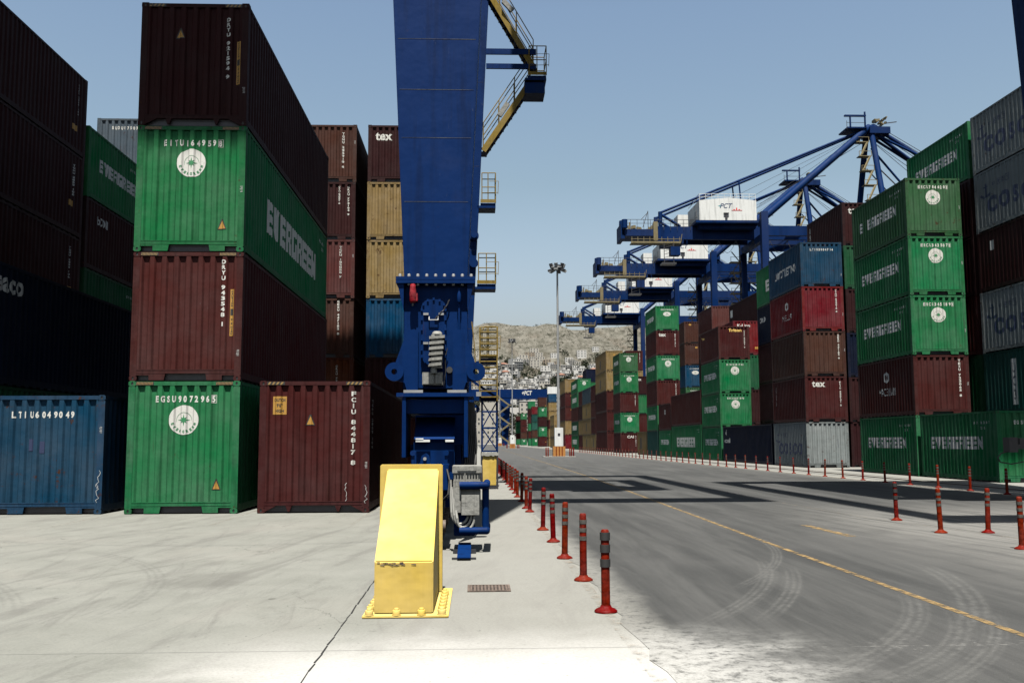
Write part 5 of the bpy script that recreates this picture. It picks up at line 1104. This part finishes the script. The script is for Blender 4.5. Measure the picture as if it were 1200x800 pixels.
for x, y, k in cand:
    z = hz(x, y); px = 556+1135*x/y
    if nh < 296 and 570 < px < 770:
        ci = hr.choices(range(4), (4, 4, 2, .8))[0]; cn = ['white', 'cream', 'grey', 'ochre'][ci]
        e = empty('hillside_house', (x, y, z), f"{cn} {kn[k]} house on the {'lower' if y < 900 else 'middle' if y < 1040 else 'upper'} slope of the town", 'house', 'houses on the hillside town'); e.rotation_euler.z = hr.uniform(-.5, .5)
        a = obj('walls', HM[k][0], e); setmat(a, hw_[ci]); b = obj('roof', HM[k][1], e); setmat(b, tile if kinds[k][3] else hw_[0]); nh += 1
    else:
        w_, d_, fl, _ = kinds[k]; rest.k = hr.choices(range(4), (4, 4, 2, .8))[0]; rest.box(x-w_/2, x+w_/2, y-d_/2, y+d_/2, z-9, z+fl*3.1); kk = rest.k; rest.k = 4
        for f in range(fl):
            for i in range(3): xx = x-w_/2+w_*(i+.5)/3; rest.box(xx-.7, xx+.7, y-d_/2-.1, y-d_/2+.1, z+f*3.1+.9, z+f*3.1+2.5)
tag(rest.build('distant_houses', hw_+[win]), 'remaining pale houses spread over the town slope', 'houses', kind='stuff')
# trees and scrub on the slope and at its foot
def leafmat(name, a, b_):
    m, t, b = newmat(name); v = coords(t, 'Object'); n = noise(t, v, .35, 4, .7); c = mixc(t, ramp(t, n, .35, .65), a, b_); t.links.new(c, b.inputs['Base Color']); b.inputs['Roughness'].default_value = .9; b.inputs['Specular IOR Level'].default_value = .1; return m
lm = leafmat('dark_pine_foliage', (.008, .012, .007), (.022, .028, .015)); olive = leafmat('olive_foliage', (.018, .021, .012), (.036, .04, .024))
def clump(m, x, y, z, r, h, n, rnd):
    for _ in range(n):
        a = rnd.random()*6.28; q = rnd.random()**.5; zz = rnd.random(); rr = r*q*math.sqrt(max(.05, 1-(zz*2-1)**2)); px_, py_, pz = x+rr*math.cos(a), y+rr*math.sin(a), z+h*zz
        s = r*rnd.uniform(.22, .42); d = [Vector((rnd.uniform(-1, 1), rnd.uniform(-1, 1), rnd.uniform(-1, 1)))*s for _ in range(3)]; c = Vector((px_, py_, pz)); m.add([c+d[0], c+d[1], c+d[2]], [(0, 1, 2)])
m = MB(); r3 = random.Random(31)
for _ in range(5600):
    y = r3.uniform(815, 1330); x = r3.uniform(-.03, .38)*y-20
    p_ = pat_(x, y)
    if p_ < (-.45 if y < 1120 else -.4 if y < 1230 else (y-1180)/60): continue
    r = r3.uniform(2.2, 5.0); clump(m, x, y, hz(x, y)-.5, r, r*1.4, 30, r3)
tag(m.build('hillside_scrub', lm), 'dark green pines and scrub spread between the hillside houses', 'scrub', kind='stuff')
m = MB()
for _ in range(3800):
    y = r3.uniform(1120, 1500); x = r3.uniform(-.05, .4)*y-20; r = r3.uniform(1.0, 2.8); clump(m, x, y, hz(x, y)-.4, r, r*.9, 11, r3)
tag(m.build('hilltop_shrubs', olive), 'low olive shrubs dotting the rocky upper hill', 'shrubs', kind='stuff')
treelab = ['leftmost', 'second from left', 'third from left', 'fourth from left', 'fifth from left', 'sixth from left', 'seventh from left']
for i in range(7):
    x = 14+i*3.9+r3.uniform(-1, 1); y = 520+r3.uniform(-10, 10); e = empty('pine_tree', (x, y, 0), f'dark olive tree under the far crane girder, {treelab[i]}', 'tree', 'trees beyond the far yard crane')
    h = r3.uniform(16, 20); m = MB(); m.lathe([(.5, 0), (.3, h*.5), (.1, h*.8)], n=7); 
    for k in range(4): a = r3.random()*6; m.tube((0, 0, h*(.35+.1*k)), (2.4*math.cos(a), 2.4*math.sin(a), h*(.5+.1*k)), .14, .05, n=5)
    m.build('trunk', M['castiron'], e); m = MB()
    for k in range(9): clump(m, r3.uniform(-2, 2), r3.uniform(-2, 2), r3.uniform(.12, .72)*h, r3.uniform(1.6, 2.6), r3.uniform(3, 5), 90, r3)
    m.build('crown', olive, e)
# pale blocks of flats at the foot of the hill
for i, (x, y, w_, h, c, l) in enumerate(((26, 700, 20, 26, 0, 'large white block left behind the far crane'), (45, 690, 26, 36, 1, 'wide cream block above the crane lettering'), (64, 720, 15, 40, 0, 'tall white block, middle of the foot of the hill'), (8, 710, 20, 30, 1, 'cream block behind the crane stairs'), (94, 740, 24, 36, 0, 'white stepped block right of the lamp post'), (128, 760, 22, 40, 1, 'cream block partly behind the green containers'), (-8, 700, 16, 28, 0, 'white block half behind the ladder'))):
    e = empty('apartment_block', (x, y, 0), l, 'apartment block', None); m = MB().box(-w_/2, w_/2, 0, 14, 0, h-6).box(-w_/2+w_*.3, w_/2, 1, 13, h-6, h); m.build('walls', hw_[c], e)
    m = MB()
    for f in range(int(h/3.2)-1):
        for j in range(int(w_/3.4)):
            if hr.random() < .75: xx = -w_/2+1.7+j*3.4; m.box(xx-.6, xx+.6, -.08, .05, f*3.2+1.2, f*3.2+2.7)
    o = m.build('windows', win, e); o['kind'] = 'stuff'; MB().box(-w_/2-.2, w_/2+.2, -.3, 14.2, h-6+.01, h-5.6).build('roof_edge', hw_[0], e)
